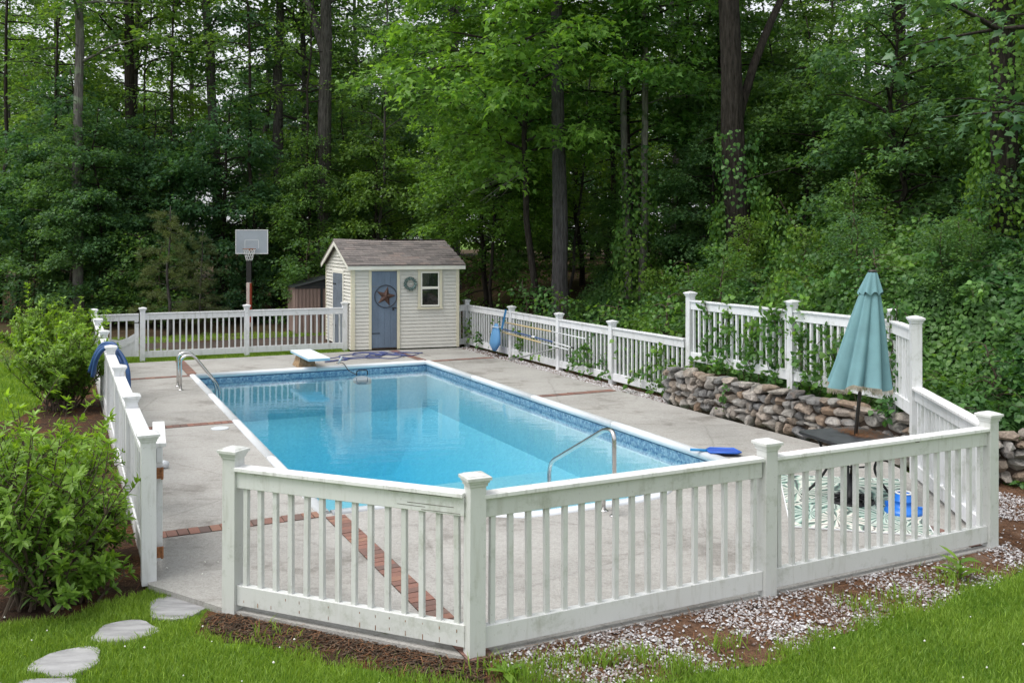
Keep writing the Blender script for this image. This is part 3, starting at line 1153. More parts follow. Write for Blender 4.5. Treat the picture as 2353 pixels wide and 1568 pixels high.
# door
front_box('door_frame', D0 - 0.065, D0, 0.02, DZ + 0.065, -0.022, 0.02, M['trim'])
front_box('door_frame', D1, D1 + 0.07, 0.02, DZ + 0.065, -0.022, 0.02, M['trim'])
front_box('door_frame', D0, D1, DZ, DZ + 0.065, -0.0221, 0.02, M['trim'])
door = front_box('door', D0 + 0.004, D1 - 0.004, 0.06, DZ - 0.006, 0.0, 0.02, M['door_blue'])
nb = 4
for i in range(nb):
    u0 = D0 + 0.006 + (D1 - D0 - 0.012) * i / nb
    front_box('door_board', u0 + 0.002, u0 + (D1 - D0 - 0.012) / nb - 0.002, 0.065, DZ - 0.012, -0.012, -0.0005, M['door_blue'], door)
front_box('threshold', D0, D1, 0.02, 0.055, -0.02, 0.02, M['soil'], shed)
for z in (1.62, 0.42):
    front_box('strap_hinge', D0 + 0.002, D0 + 0.21, z, z + 0.022, -0.018, -0.0125, M['door_grey'] if z > 1 else M['black_iron'], door)
lt = MB().box((D1 - 0.07, -0.02, 1.075), (0.12, 0.014, 0.022)).box((D1 - 0.10, -0.03, 1.04), (0.045, 0.02, 0.06))
lt.build('latch', M['black_iron'], door)
# window
win = front_box('window', W0 + 0.05, W1 - 0.05, WZ0 + 0.05, WZ1 - 0.05, -0.004, 0.02, M['black'])
for (u0, u1, z0, z1) in ((W0 - 0.01, W0 + 0.06, WZ0, WZ1 + 0.01), (W1 - 0.06, W1 + 0.01, WZ0, WZ1 + 0.01)):
    front_box('casing', u0, u1, z0, z1, -0.03, 0.0, M['trim'], win)
front_box('casing', W0 + 0.06, W1 - 0.06, WZ1 - 0.06, WZ1 + 0.01, -0.0301, 0.0, M['trim'], win)
front_box('sill', W0 - 0.03, W1 + 0.03, WZ0 - 0.045, WZ0, -0.045, 0.0, M['trim'], win)
wmid = (WZ0 + WZ1) / 2 - 0.01


def glass_mat():
    m, nt, b = _new('window_glass')
    b.inputs['Base Color'].default_value = (0.012, 0.014, 0.015, 1)
    b.inputs['Roughness'].default_value = 0.03
    b.inputs['Specular IOR Level'].default_value = 0.9
    return m


M['glass'] = glass_mat()
for (z0, z1, y) in ((wmid + 0.005, WZ1 - 0.065, -0.014), (WZ0 + 0.02, wmid + 0.03, -0.024)):
    s0, s1 = W0 + 0.065, W1 - 0.065
    sash = front_box('sash', s0, s1, z1 - 0.04, z1, y - 0.008, y + 0.004, M['trim_white'], win)
    front_box('sash', s0, s1, z0, z0 + 0.045, y - 0.008, y + 0.004, M['trim_white'], win)
    front_box('sash', s0, s0 + 0.035, z0 + 0.045, z1 - 0.04, y - 0.008, y + 0.004, M['trim_white'], win)
    front_box('sash', s1 - 0.035, s1, z0 + 0.045, z1 - 0.04, y - 0.008, y + 0.004, M['trim_white'], win)
    front_box('pane', s0 + 0.03, s1 - 0.03, z0 + 0.04, z1 - 0.035, y - 0.002, y + 0.002, M['glass'], win)
# side door
gd = side_box('side_door', GD0, GD1, 0.06, GDZ, 0.0, 0.02, M['door_grey'])
for i in range(4):
    s0 = GD0 + (GD1 - GD0) * i / 4
    side_box('door_board', s0 + .004, s0 + (GD1 - GD0) / 4 - .004, 0.065, GDZ - .006, 0.0205, 0.032, M['door_grey'], gd)
for (s0, s1, z0, z1) in ((GD0 - .08, GD0, .02, GDZ + .08), (GD1, GD1 + .08, .02, GDZ + .08), (GD0, GD1, GDZ, GDZ + .08)):
    side_box('door_frame', s0, s1, z0, z1, 0.0, 0.026, M['trim_white'])
for z in (1.62, 0.5):
    side_box('strap_hinge', GD0 + .7, GD1, z, z + .03, .033, .04, M['black_iron'], gd)
# roof: slabs, fascia, rake boards and shingle tabs
M['shingle'] = None
def shingle_mat():
    m, nt, b = _new('asphalt_shingle')
    oi = nt.nodes.new('ShaderNodeObjectInfo')
    c = _ramp(nt, oi.outputs['Random'], [(0.0, (0.115, 0.104, 0.103)), (0.5, (0.178, 0.160, 0.157)), (0.8, (0.20, 0.178, 0.173)), (1.0, (0.215, 0.175, 0.162))]).outputs['Color']
    n = _noise(nt, _pos(nt), 9, 6, 0.7)
    k_ = _ramp(nt, n.outputs['Fac'], [(0.3, (0.72, 0.72, 0.72)), (0.7, (1.25, 1.22, 1.2))]).outputs['Color']
    c = _mix(nt, 1.0, c, k_, 'MULTIPLY')
    nt.links.new(c, b.inputs['Base Color'])
    b.inputs['Roughness'].default_value = 0.9
    n2 = _noise(nt, _pos(nt), 160, 3)
    _bump(nt, n2.outputs['Fac'], 0.5, 0.01, b)
    return m


M['shingle'] = shingle_mat()
OV = 0.13
e0z = EAVE + 0.02
slope = (RIDGE - e0z) / (SDp / 2 + OV)


def roofpt(u, v, dz=0.0):
    """v from -OV (front eave) to SDp/2 (ridge)"""
    sag = -0.035 * math.sin(math.pi * min(max(u / SW, 0), 1)) * (v + OV) / (SDp / 2 + OV)
    tilt = -0.045 * (u / SW) * (v + OV) / (SDp / 2 + OV)
    return fr(u, v, e0z + (v + OV) * slope + dz + sag + tilt)


def roofpt_b(u, v, dz=0.0):
    return fr(u, SDp - v, e0z + (v + OV) * slope + dz)


roof = MB()
nu = 6
for side, fn in ((0, roofpt), (1, roofpt_b)):
    for i in range(nu):
        u0 = -OV + (SW + 2 * OV) * i / nu
        u1 = -OV + (SW + 2 * OV) * (i + 1) / nu
        q_ = [fn(u0, -OV), fn(u1, -OV), fn(u1, SDp / 2), fn(u0, SDp / 2)]
        q2 = [fn(u0, -OV, -0.03), fn(u1, -OV, -0.03), fn(u1, SDp / 2, -0.03), fn(u0, SDp / 2, -0.03)]
        roof.add(q_ + q2, [(0, 1, 2, 3), (7, 6, 5, 4), (0, 4, 5, 1), (0, 3, 7, 4), (1, 5, 6, 2)])
roof_o = roof.build('roof', M['shingle'], shed)
nrows, ntab = 12, 10
for r_ in range(nrows):
    v0 = -OV - 0.015 + (SDp / 2 + OV) * r_ / nrows
    v1 = v0 + (SDp / 2 + OV) / nrows * 1.25
    v1 = min(v1, SDp / 2)
    off_ = -(r_ % 2) * 0.5
    for t in range(ntab + 1):
        u0 = -OV - 0.01 + (t + off_) * (SW + 2 * OV) / ntab
        u1 = u0 + (SW + 2 * OV) / ntab - 0.006
        u0, u1 = max(u0, -OV - 0.012), min(u1, SW + OV + 0.012)
        if u1 - u0 < 0.04:
            continue
        j = random.uniform(-.012, .012)
        lift = random.uniform(0.012, 0.020)
        a_ = [roofpt(u0, v0 + j, lift), roofpt(u1, v0 + j, lift), roofpt(u1, v1, 0.003), roofpt(u0, v1, 0.003)]
        b_ = [roofpt(u0, v0 + j, 0.002), roofpt(u1, v0 + j, 0.002)]
        MB().add(a_ + b_, [(0, 1, 2, 3), (4, 5, 1, 0), (4, 0, 3), (5, 2, 1)]).build('shingle', M['shingle'], roof_o)
rc = MB()
for i in range(nu):
    u0 = -OV + (SW + 2 * OV) * i / nu
    u1 = u0 + (SW + 2 * OV) / nu
    rc.add([roofpt(u0, SDp / 2 - .11, .012), roofpt(u1, SDp / 2 - .11, .012), roofpt(u1, SDp / 2, .02), roofpt(u0, SDp / 2, .02),
            roofpt_b(u1, SDp / 2 - .1, .01), roofpt_b(u0, SDp / 2 - .1, .01)], [(0, 1, 2, 3), (3, 2, 4, 5)])
rc.build('ridge_cap', M['shingle'], roof_o)
# fascia on the front eave
fa = MB()
A_, B_ = fr(-OV, -OV + .012, 0), fr(SW + OV, -OV + .012, 0)
fa.add([(A_.x, A_.y, e0z - .125), (B_.x, B_.y, e0z - .125), (B_.x, B_.y, e0z - .004), (A_.x, A_.y, e0z - .004)] +
       [(p.x + SD.x * .03, p.y + SD.y * .03, z) for p, z in ((A_, e0z - .125), (B_, e0z - .125), (B_, e0z - .004), (A_, e0z - .004))],
       [(0, 1, 2, 3), (7, 6, 5, 4), (0, 4, 5, 1), (3, 2, 6, 7), (0, 3, 7, 4), (1, 5, 6, 2)])
fa.build('fascia', M['trim_white'], shed)
so = MB()
A_, B_, C_, D_ = fr(-OV, -OV + .04, e0z - .10), fr(SW + OV, -OV + .04, e0z - .10), fr(SW + OV, -.0, e0z - .10), fr(-OV, -.0, e0z - .10)
so.add([A_, B_, C_, D_], [(3, 2, 1, 0)])
so.build('soffit', M['trim_white'], shed)
for u_ in (-OV + .008, SW + OV - .035):
    for fn in (roofpt, roofpt_b):
        rk = MB()
        a0, a1 = fn(u_, -OV + .01, -.031), fn(u_, SDp / 2 - .002, -.031)
        o_ = FD * 0.027
        rk.add([a0, a1, a1 - Vector((0, 0, .12)), a0 - Vector((0, 0, .10))] + [a0 + o_, a1 + o_, a1 + o_ - Vector((0, 0, .12)), a0 + o_ - Vector((0, 0, .10))],
               [(0, 1, 2, 3), (7, 6, 5, 4), (0, 4, 5, 1), (3, 2, 6, 7), (0, 3, 7, 4), (1, 5, 6, 2)])
        rk.build('rake_board', M['trim_white'], shed)

# star and wreath hang on the shed
star_root = empty('barn_star', shed.location + fr(0.862, 0, 1.37) + Vector((FD.y, -FD.x, 0)) * 0.014, FANG, 'rusty five-pointed metal star in a dark ring hung on the blue door', 'star')
M['star'] = simple('rusty_star', (0.095, 0.052, 0.04), 0.6, 0.3, 0.4, 25)
st = MB()
ptsq = []
for i in range(10):
    a = math.pi / 2 - 0.22 + i * math.pi / 5
    r_ = 0.265 if i % 2 == 0 else 0.107
    ptsq.append((r_ * math.cos(a), -0.006, r_ * math.sin(a)))
st.add(ptsq + [(0, -0.07, 0)], [(i, 10, (i + 1) % 10) for i in range(10)])
st.build('star', M['star'], star_root)
rg = MB().tube([(0.285 * math.cos(t), -0.012, 0.285 * math.sin(t)) for t in np.linspace(0, 2 * math.pi, 48, endpoint=False)], 0.011, 6, closed=True)
rg.build('ring', simple('dark_ring', (.035, .04, .055), .5), star_root, True)
wr = empty('wreath', shed.location + fr(1.49, 0, 1.69) + Vector((FD.y, -FD.x, 0)) * 0.03, FANG, 'pale grey-green leaf wreath hanging beside the shed window', 'wreath')
M['wreath'] = leaf_mat('wreath_leaf', (0.035, 0.075, 0.055), (0.24, 0.31, 0.26), 0.1)
rr = np.random.default_rng(3)
n = 520
a = rr.uniform(0, 2 * np.pi, n)
rad = rr.uniform(0.085, 0.15, n)
c_ = np.stack([rad * np.cos(a), -0.02 - rr.uniform(0, .05, n), rad * np.sin(a)], 1)
ang = a + rr.uniform(-1.2, 1.2, n)
d_ = np.stack([np.cos(ang), rr.uniform(-.5, .1, n), np.sin(ang)], 1) * rr.uniform(.035, .055, n)[:, None]
s_ = np.stack([-np.sin(ang), rr.uniform(-.4, .4, n), np.cos(ang)], 1) * 0.010
V_ = np.stack([c_, c_ + d_ * .5 + s_, c_ + d_, c_ + d_ * .5 - s_], 1).reshape(-1, 3)
F_ = np.arange(n * 4).reshape(n, 4)
link('leaves', np_mesh('wreath_leaves', V_, F_, M['wreath'], rr.uniform(0, 1, n)), wr)
MB().tube([(0.115 * math.cos(t), -0.015, 0.115 * math.sin(t)) for t in np.linspace(0, 2 * math.pi, 24, endpoint=False)], 0.012, 6, closed=True).build('hoop', M['twig'], wr)

# ------------------------------------------------------------------ brown metal shed behind
M['brown_metal'] = simple('brown_metal', (0.33, 0.235, 0.205), 0.5, 0.2, 0.08, 2)
M['dark_metal'] = simple('dark_grey_metal', (0.045, 0.05, 0.055), 0.45, 0.2, 0.15, 3)
msr = empty('garden_shed', (px(677, 28.0), 28.0, -0.12), R(22), 'brown corrugated metal garden shed with dark roof behind the back fence', 'shed')
ln, ws = 1.35, 2.2            # side length (away), front width
eh = 1.52


def corr(x0, x1, fixed, along, z1f, mat, name):
    mb_ = MB()
    nn = int(abs(x1 - x0) / 0.055)
    for i in range(nn):
        t0, t1 = x0 + (x1 - x0) * i / nn, x0 + (x1 - x0) * (i + 1) / nn
        o0 = 0.012 if i % 2 else -0.004
        for (ta, tb, oa, ob) in ((t0, t0 + (t1 - t0) * .75, o0, o0), (t0 + (t1 - t0) * .75, t1, o0, -0.004 if i % 2 else 0.012)):
            if along == 'x':
                vv_ = [(ta, fixed - oa, 0), (tb, fixed - ob, 0), (tb, fixed - ob, z1f(tb)), (ta, fixed - oa, z1f(ta))]
            else:
                vv_ = [(fixed - oa, ta, 0), (fixed - ob, tb, 0), (fixed - ob, tb, z1f(tb)), (fixed - oa, ta, z1f(ta))]
            mb_.add(vv_, [(0, 1, 2, 3)])
    return mb_.build(name, mat, msr)


pk = 0.26
corr(0.0, 0.78, 0.0, 'x', lambda t: eh, M['brown_metal'], 'front_panel')
corr(0.84, ws, 0.0, 'x', lambda t: eh, M['brown_metal'], 'door_panel')
corr(0.0, ln, 0.0, 'y', lambda t: eh, M['brown_metal'], 'side_panel')
MB().box((0.81, -0.012, eh / 2), (0.05, 0.03, eh)).build('door_post', M['dark_metal'], msr)
MB().box((ws / 2, -0.02, eh - .03), (ws, 0.03, 0.05)).build('head_rail', M['dark_metal'], msr)
gb_ = MB()
gb_.add([(0, 0.0, eh), (ws, 0.0, eh), (ws / 2, 0.0, eh + pk)], [(0, 1, 2)])
gb_.build('gable', M['dark_metal'], msr)
rf = MB()
for sgn in (0, 1):
    nn = 16
    for i in range(nn):
        y0, y1 = -0.12 + (ln + .24) * i / nn, -0.12 + (ln + .24) * (i + 1) / nn
        xm, xe = ws / 2, (-0.09 if sgn == 0 else ws + .09)
        oz = 0.012 if i % 2 else 0.0
        ze = eh - 0.02
        a_ = [(xe, y0, ze + oz), (xe, y1, ze + oz), (xm, y1, eh + pk + .02 + oz), (xm, y0, eh + pk + .02 + oz)]
        rf.add(a_, [(0, 1, 2, 3)])
        rf.add([(xe, y1, ze + oz), (xe, y1, ze + .012 - oz), (xm, y1, eh + pk + .032 - oz), (xm, y1, eh + pk + .02 + oz)], [(0, 1, 2, 3)])
rf.build('roof', M['dark_metal'], msr)

# ------------------------------------------------------------------ basketball hoop
HY = 29.6
hoop = empty('basketball_hoop', (px(570, HY), HY, -0.06), R(-2), 'white basketball backboard on a black pole behind the back fence', 'basketball hoop')
M['board'] = simple('acrylic_backboard', (0.36, 0.40, 0.46), 0.3, var=0.08, scale=2.5, fine=.08)
M['board_line'] = simple('backboard_line', (0.74, 0.75, 0.76), 0.4, var=0.03)
M['pole_black'] = simple('black_pole', (0.02, 0.019, 0.02), 0.5)
M['pole_pink'] = simple('faded_pole_wrap', (0.72, 0.60, 0.56), 0.6, var=.15)
M['pole_red'] = simple('red_pole_wrap', (0.52, 0.10, 0.06), 0.5, var=.15)
zb = 2.43
bh, bw = 0.775, 1.05
MB().box((0.12, 0, zb + bh / 2), (bw, 0.03, bh)).build('backboard', M['board'], hoop, bevel=.004)
bd = MB()
for (x, z, w_, h_) in ((0, zb + .012, bw, .024), (0, zb + bh - .012, bw, .024), (-bw / 2 + .012, zb + bh / 2, .024, bh - .05), (bw / 2 - .012, zb + bh / 2, .024, bh - .05)):
    bd.box((x + .12, -0.018, z), (w_, 0.006, h_))
bd.build('board_frame', M['board_line'], hoop)
sqm = MB()
for (x, z, w_, h_) in ((0.12, zb + .44, .44, .012), (-.10, zb + .31, .012, .25), (.34, zb + .31, .012, .25)):
    sqm.box((x, -0.0165, z), (w_, 0.003, h_))
sqm.build('shooting_square', M['board_line'], hoop)
MB().box((0.10, -0.03, zb + .13), (.12, .03, .09)).build('rim_bracket', M['rust'], hoop)
rim = MB().tube([(0.12 + .2 * math.cos(t), -.26 + .2 * math.sin(t), zb + .16) for t in np.linspace(0, 2 * math.pi, 28, endpoint=False)], .011, 6, closed=True)
rim.build('rim', M['rust'], hoop, True)
net = MB()
for k_ in range(12):
    for sg in (-1, 1):
        pts = []
        for j in range(6):
            t = j / 5
            rr_ = .2 - .105 * t ** .7
            an = 2 * math.pi * (k_ + sg * t * 2.0) / 12
            pts.append((0.12 + rr_ * math.cos(an), -.26 + rr_ * math.sin(an), zb + .155 - .36 * t))
        net.tube(pts, .006, 4, False)
net.build('net', M['board_line'], hoop)
MB().box((0, 0.10, 2.15), (0.16, 0.10, 1.3)).tube([(0, .05, zb + .2), (0.05, .02, zb + .5)], .03).build('pole', M['pole_black'], hoop)
MB().tube([(0, .10, 0), (0, .10, 1.52)], .09, 12).build('pole_wrap', M['pole_pink'], hoop)
lab = MB()
for i in range(5):
    a0 = -1.1 + i * .28
    a1 = a0 + .28
    lab.add([(0.0915 * math.cos(a0), .10 + 0.0915 * math.sin(a0), .25), (0.0915 * math.cos(a1), .10 + 0.0915 * math.sin(a1), .25),
             (0.0915 * math.cos(a1), .10 + 0.0915 * math.sin(a1), 1.5), (0.0915 * math.cos(a0), .10 + 0.0915 * math.sin(a0), 1.5)], [(0, 1, 2, 3)])
lab.build('red_label', M['pole_red'], hoop)

# ------------------------------------------------------------------ diving board
M['board_white'] = simple('diving_board_white', (0.72, 0.78, 0.82), 0.55, var=.05, scale=8, bump=.1)
M['rust_stand'] = simple('rusty_stand', (0.30, 0.20, 0.11), .8, var=.5, scale=14)
M['blue_edge'] = simple('pale_blue_edge', (0.30, 0.52, 0.68), .5, var=.1)
db = empty('diving_board', W(2.42, 11.05, 0), TH, 'short white diving board on a rusty stand at the far end of the pool', 'diving board')
MB().box((0, -0.25, 0.315), (0.46, 1.75, 0.022)).build('board', M['board_white'], db, bevel=.006)
MB().box((0, -0.25, 0.286), (0.45, 1.74, 0.035)).build('board_core', M['blue_edge'], db)
stn = MB()
vv = []
for (hx, hy, z, yo) in ((.20, .30, 0.0, .25), (.17, .24, .12, .22), (.14, .20, .262, .2)):
    vv += [(-hx, yo - hy, z), (hx, yo - hy, z), (hx, yo + hy, z), (-hx, yo + hy, z)]
stn.add(vv, [(3, 2, 1, 0), (8, 9, 10, 11)] + [(r * 4 + j, r * 4 + (j + 1) % 4, r * 4 + 4 + (j + 1) % 4, r * 4 + 4 + j) for r in (0, 1) for j in range(4)])
stn.build('stand', M['rust_stand'], db)

# ------------------------------------------------------------------ ladder rails, far left
lad = empty('pool_ladder', W(-0.45, 9.2, 0), TH, 'pair of curved stainless steel ladder rails at the left edge of the pool', 'pool ladder')


def arc_path(pts, r, n=6):
    """polyline with rounded corners"""
    P_ = [Vector(p) for p in pts]
    out = [P_[0]]
    for i in range(1, len(P_) - 1):
        d0 = (P_[i - 1] - P_[i]).normalized()
        d1 = (P_[i + 1] - P_[i]).normalized()
        rr_ = min(r, (P_[i - 1] - P_[i]).length * .49, (P_[i + 1] - P_[i]).length * .49)
        a_, c_ = P_[i] + d0 * rr_, P_[i] + d1 * rr_
        for j in range(n + 1):
            t = j / n
            out.append(a_ * (1 - t) ** 2 + P_[i] * 2 * t * (1 - t) + c_ * t ** 2)
    out.append(P_[-1])
    return out


for bo in (-0.25, 0.25):
    pth = arc_path([(0, bo, 0), (0, bo, 0.62), (0.22, bo, 0.66), (0.70, bo, 0.02), (0.74, bo, -1.2)], 0.17, 8)
    MB().tube(pth, 0.024, 12).build('rail', M['steel'], lad, True)
    MB().lathe([(0.05, 0.0), (0.05, 0.008), (0.03, 0.02)], 16, (0, bo, 0)).build('escutcheon', M['steel'], lad, True)
for zz in (-0.35, -0.65, -0.95):
    MB().box((0.70, 0, zz), (0.08, 0.46, 0.03)).build('ladder_step', M['coping'], lad)

# handrail at the steps
hr = empty('stair_handrail', W(2.62, -1.35, 0), TH, 'single bent stainless steel handrail at the near pool steps', 'handrail')
MB().tube(arc_path([(0, 0.0, 0), (0, 0.0, 0.86), (0.03, 0.22, 0.84), (0.08, 1.55, 0.20), (0.08, 1.56, -0.7)], 0.16, 10), 0.024, 12).build('rail', M['steel'], hr, True)
MB().tube(arc_path([(-.005, 0.20, 0), (0.0, 0.20, 0.24), (0.0, .0, 0.30)], 0.08), 0.022, 12).build('brace', M['steel'], hr, True)
for yo in (0.0, 0.20):
    MB().lathe([(0.05, 0.0), (0.05, 0.006), (0.03, 0.018)], 16, (0, yo, 0)).build('escutcheon', M['steel'], hr, True)

# ------------------------------------------------------------------ hoses
M['hose_blue'] = simple('blue_vacuum_hose', (0.022, 0.075, 0.215), 0.45, var=.2, scale=20)
M['hose_navy'] = simple('violet_blue_hose', (0.055, 0.075, 0.21), .5, var=.2)


def spline(pts, n=10):
    P_ = [Vector(p) for p in pts]
    P_ = [P_[0] * 2 - P_[1]] + P_ + [P_[-1] * 2 - P_[-2]]
    out = []
    for i in range(1, len(P_) - 2):
        for j in range(n):
            t = j / n
            a_, b_, c_, d_ = P_[i - 1], P_[i], P_[i + 1], P_[i + 2]
            out.append(0.5 * ((2 * b_) + (c_ - a_) * t + (2 * a_ - 5 * b_ + 4 * c_ - d_) * t * t + (3 * b_ - a_ - 3 * c_ + d_) * t ** 3))
    out.append(P_[-2])
    return out


pts = []
for (cu, cv, r_, turns) in ((3.35, 11.95, .30, 1.0), (4.05, 12.25, .52, 1.15), (4.55, 11.95, .46, 1.3), (4.35, 12.55, .42, 1.1), (5.15, 12.15, .34, .9)):
    for t in np.linspace(0, turns, int(turns * 12)):
        rr_ = r_ * (1 + .12 * math.sin(5 * t))
        pts.append(W(cu + rr_ * math.cos(t * 6.283), cv + rr_ * .9 * math.sin(t * 6.283), 0.016 + 0.010 * (len(pts) % 3)))
pts = [W(2.95, 11.55, .02)] + pts
cord = MB().tube(spline(pts, 4), 0.0115, 6).build('hose', M['hose_navy'], None, True)
props(cord, 'thin violet-blue cable lying in loose loops on the deck before the shed', 'hose')
# robotic cleaner in the water with its cable and float handle
clr = empty('pool_cleaner', W(3.38, 10.05, WATER_Z), TH, 'pale pool cleaner floating at the far end of the pool', 'pool cleaner')
cm = sq_loft([(0.10, -0.16), (0.16, -0.13), (0.16, -0.05), (0.12, -0.005), (0.05, 0.012)])
cm.build('body', simple('grey_plastic', (.25, .29, .33), .4), clr, False, bevel=.01)
MB().tube(arc_path([(-.12, .0, .03), (-.12, 0, .14), (.12, 0, .14), (.12, 0, .03)], .06), .012, 6).build('handle', M['black'], clr, True)
MB().tube(spline([(-.1, .05, .04), (-.17, .45, .09), (-.22, .72, .22), (-.30, .95, .20)], 6), .009, 6).build('cable', M['black'], clr, True)
MB().tube([(-.30, .84, .20), (-.25, .72, .36)], .02, 8).build('float_handle', M['coping'], clr, True)

# thick blue vacuum hose draped over the left fence
vh_ = empty('vacuum_hose', W(-1.79, 4.9, 0), TH, 'thick blue vacuum hose draped in loops over the left fence', 'hose')
for i, (b0, b1, ztop, zend, da) in enumerate(((1.55, 1.15, 1.14, .30, .16), (1.2, .75, 1.15, .12, .22), (1.75, 1.5, 1.16, .16, .13))):
    pp = [(-.20 - .03 * i, b0 + .25, .70), (-.17, b0 + .1, 1.0), (-.06, b0, ztop), (.10, (b0 + b1) / 2, ztop - .02), (da, b1, .9), (da + .02, b1 - .1, .6), (da + .03, b1 - .15, zend)]
    MB().tube(spline(pp, 8), 0.034, 10).build('hose_loop', M['hose_blue'], vh_, True)
pp = [(.30, -.2, .15), (.26, -.7, .05), (.28, -1.3, .045), (.33, -1.75, .045), (.44, -2.08, .05)]
MB().tube(spline(pp, 8), .04, 10).build('hose_loop', M['hose_blue'], vh_, True)
MB().tube([(.44, -2.08, .05), (.50, -2.2, .055)], .045, 10).build('hose_cuff', M['coping'], vh_, True)

# ------------------------------------------------------------------ poles hung on the right fence
M['pole_yellow'] = simple('yellowed_pole', (0.52, 0.40, 0.20), .5, var=.15)
M['pole_white'] = simple('white_pole', (0.66, 0.68, 0.70), .4)
M['pole_blue'] = simple('blue_pole', (0.025, 0.075, 0.22), .4)
M['pole_grey'] = simple('grey_pole', (0.30, 0.31, 0.31), .4, .3)
M['net_blue'] = leaf_mat('blue_mesh_net', (0.16, 0.40, 0.66), (0.22, 0.48, 0.74), .35, tcol=(1, 1.1, 1.3), huevar=0)
FA = 7.17      # inside face of the fence


def pole_obj(name, label, segs, extra=None):
    p0 = segs[0][0]
    root = empty(name, W(FA - .03, p0[0], p0[1]), 0, label, 'pool pole')
    for (s0, s1, r_, mat, nm) in segs:
        a_ = W(FA - .03, s0[0], s0[1]) - root.location
        b_ = W(FA - .03, s1[0], s1[1]) - root.location
        MB().tube([a_, b_], r_, 8).build(nm, mat, root, True)
    return root


pb = pole_obj('brush_pole', 'yellowed pole with a blue brush head, topmost on the right fence',
              [((10.75, .83), (8.42, .82), .016, M['pole_yellow'], 'pole'), ((8.42, .82), (6.95, .80), .013, M['pole_white'], 'pole')])
bm_ = MB().box((0, 0, 0), (0.05, 0.05, 0.48), m=Matrix.Rotation(R(12), 3, 'Y'))
bm_.build('brush_head', simple('blue_brush', (.02, .16, .36), .5), pb, loc=W(FA - .05, 10.80, .90) - pb.location)
pn = pole_obj('net_pole', 'yellow pole carrying the blue leaf net bag on the right fence',
              [((10.9, .585), (8.9, .53), .017, M['pole_yellow'], 'pole'), ((8.9, .53), (7.65, .50), .013, M['pole_white'], 'pole')])
# leaf net bag: flattened sack hanging from the pole end
bag = MB()
prof = []
nseg = 18
zz_ = np.linspace(0, 1, 9)
for t in zz_:
    w_ = (0.06 + .20 * math.sin(min(1, t * 1.6) * math.pi / 2)) * (1 - .75 * max(0, t - .75) * 4 * .9)
    for j in range(nseg):
        a = 2 * math.pi * j / nseg
        rr_ = w_ * (1 + .10 * math.sin(4 * a + 3 * t))
        bag.v.append((rr_ * .42 * math.cos(a) - .05 * t, rr_ * .9 * math.sin(a), .18 - .66 * t))
for i in range(8):
    for j in range(nseg):
        bag.f.append((i * nseg + j, i * nseg + (j + 1) % nseg, (i + 1) * nseg + (j + 1) % nseg, (i + 1) * nseg + j))
bag.f.append(tuple(range(8 * nseg, 9 * nseg)))
bg = bag.build('net_bag', M['net_blue'], pn, True, loc=W(FA - .10, 11.12, .60) - pn.location, rot=(0, 0, TH))
MB().tube([(.085 * math.cos(t) - .0, .19 * math.sin(t), .10 + .14 * math.cos(t * 2) * 0) for t in np.linspace(0, 2 * math.pi, 24, endpoint=False)], .01, 6, closed=True).build('net_hoop', M['pole_white'], bg, True)
pole_obj('telescopic_pole', 'dark blue telescopic pole hung just above the yellow net pole',
         [((10.9, .66), (8.35, .60), .017, M['pole_blue'], 'pole'), ((9.35, .622), (9.2, .622), .024, M['pole_white'], 'grip'), ((8.35, .60), (7.55, .565), .013, M['pole_white'], 'pole'), ((7.55, .565), (7.45, .56), .017, M['black'], 'end_cap')])
lg = empty('grey_pole', W(6.93, 10.05, .02), 0, 'plain grey pole leaning from the gravel up to the right fence', 'pool pole')
MB().tube([(0, 0, 0), W(7.18, 8.15, .50) - lg.location], .016, 8).build('pole', M['pole_grey'], lg, True)
MB().tube([W(7.18, 8.15, .50) - lg.location, W(7.184, 8.10, .512) - lg.location], .019, 8).build('end_cap', M['black'], lg, True)

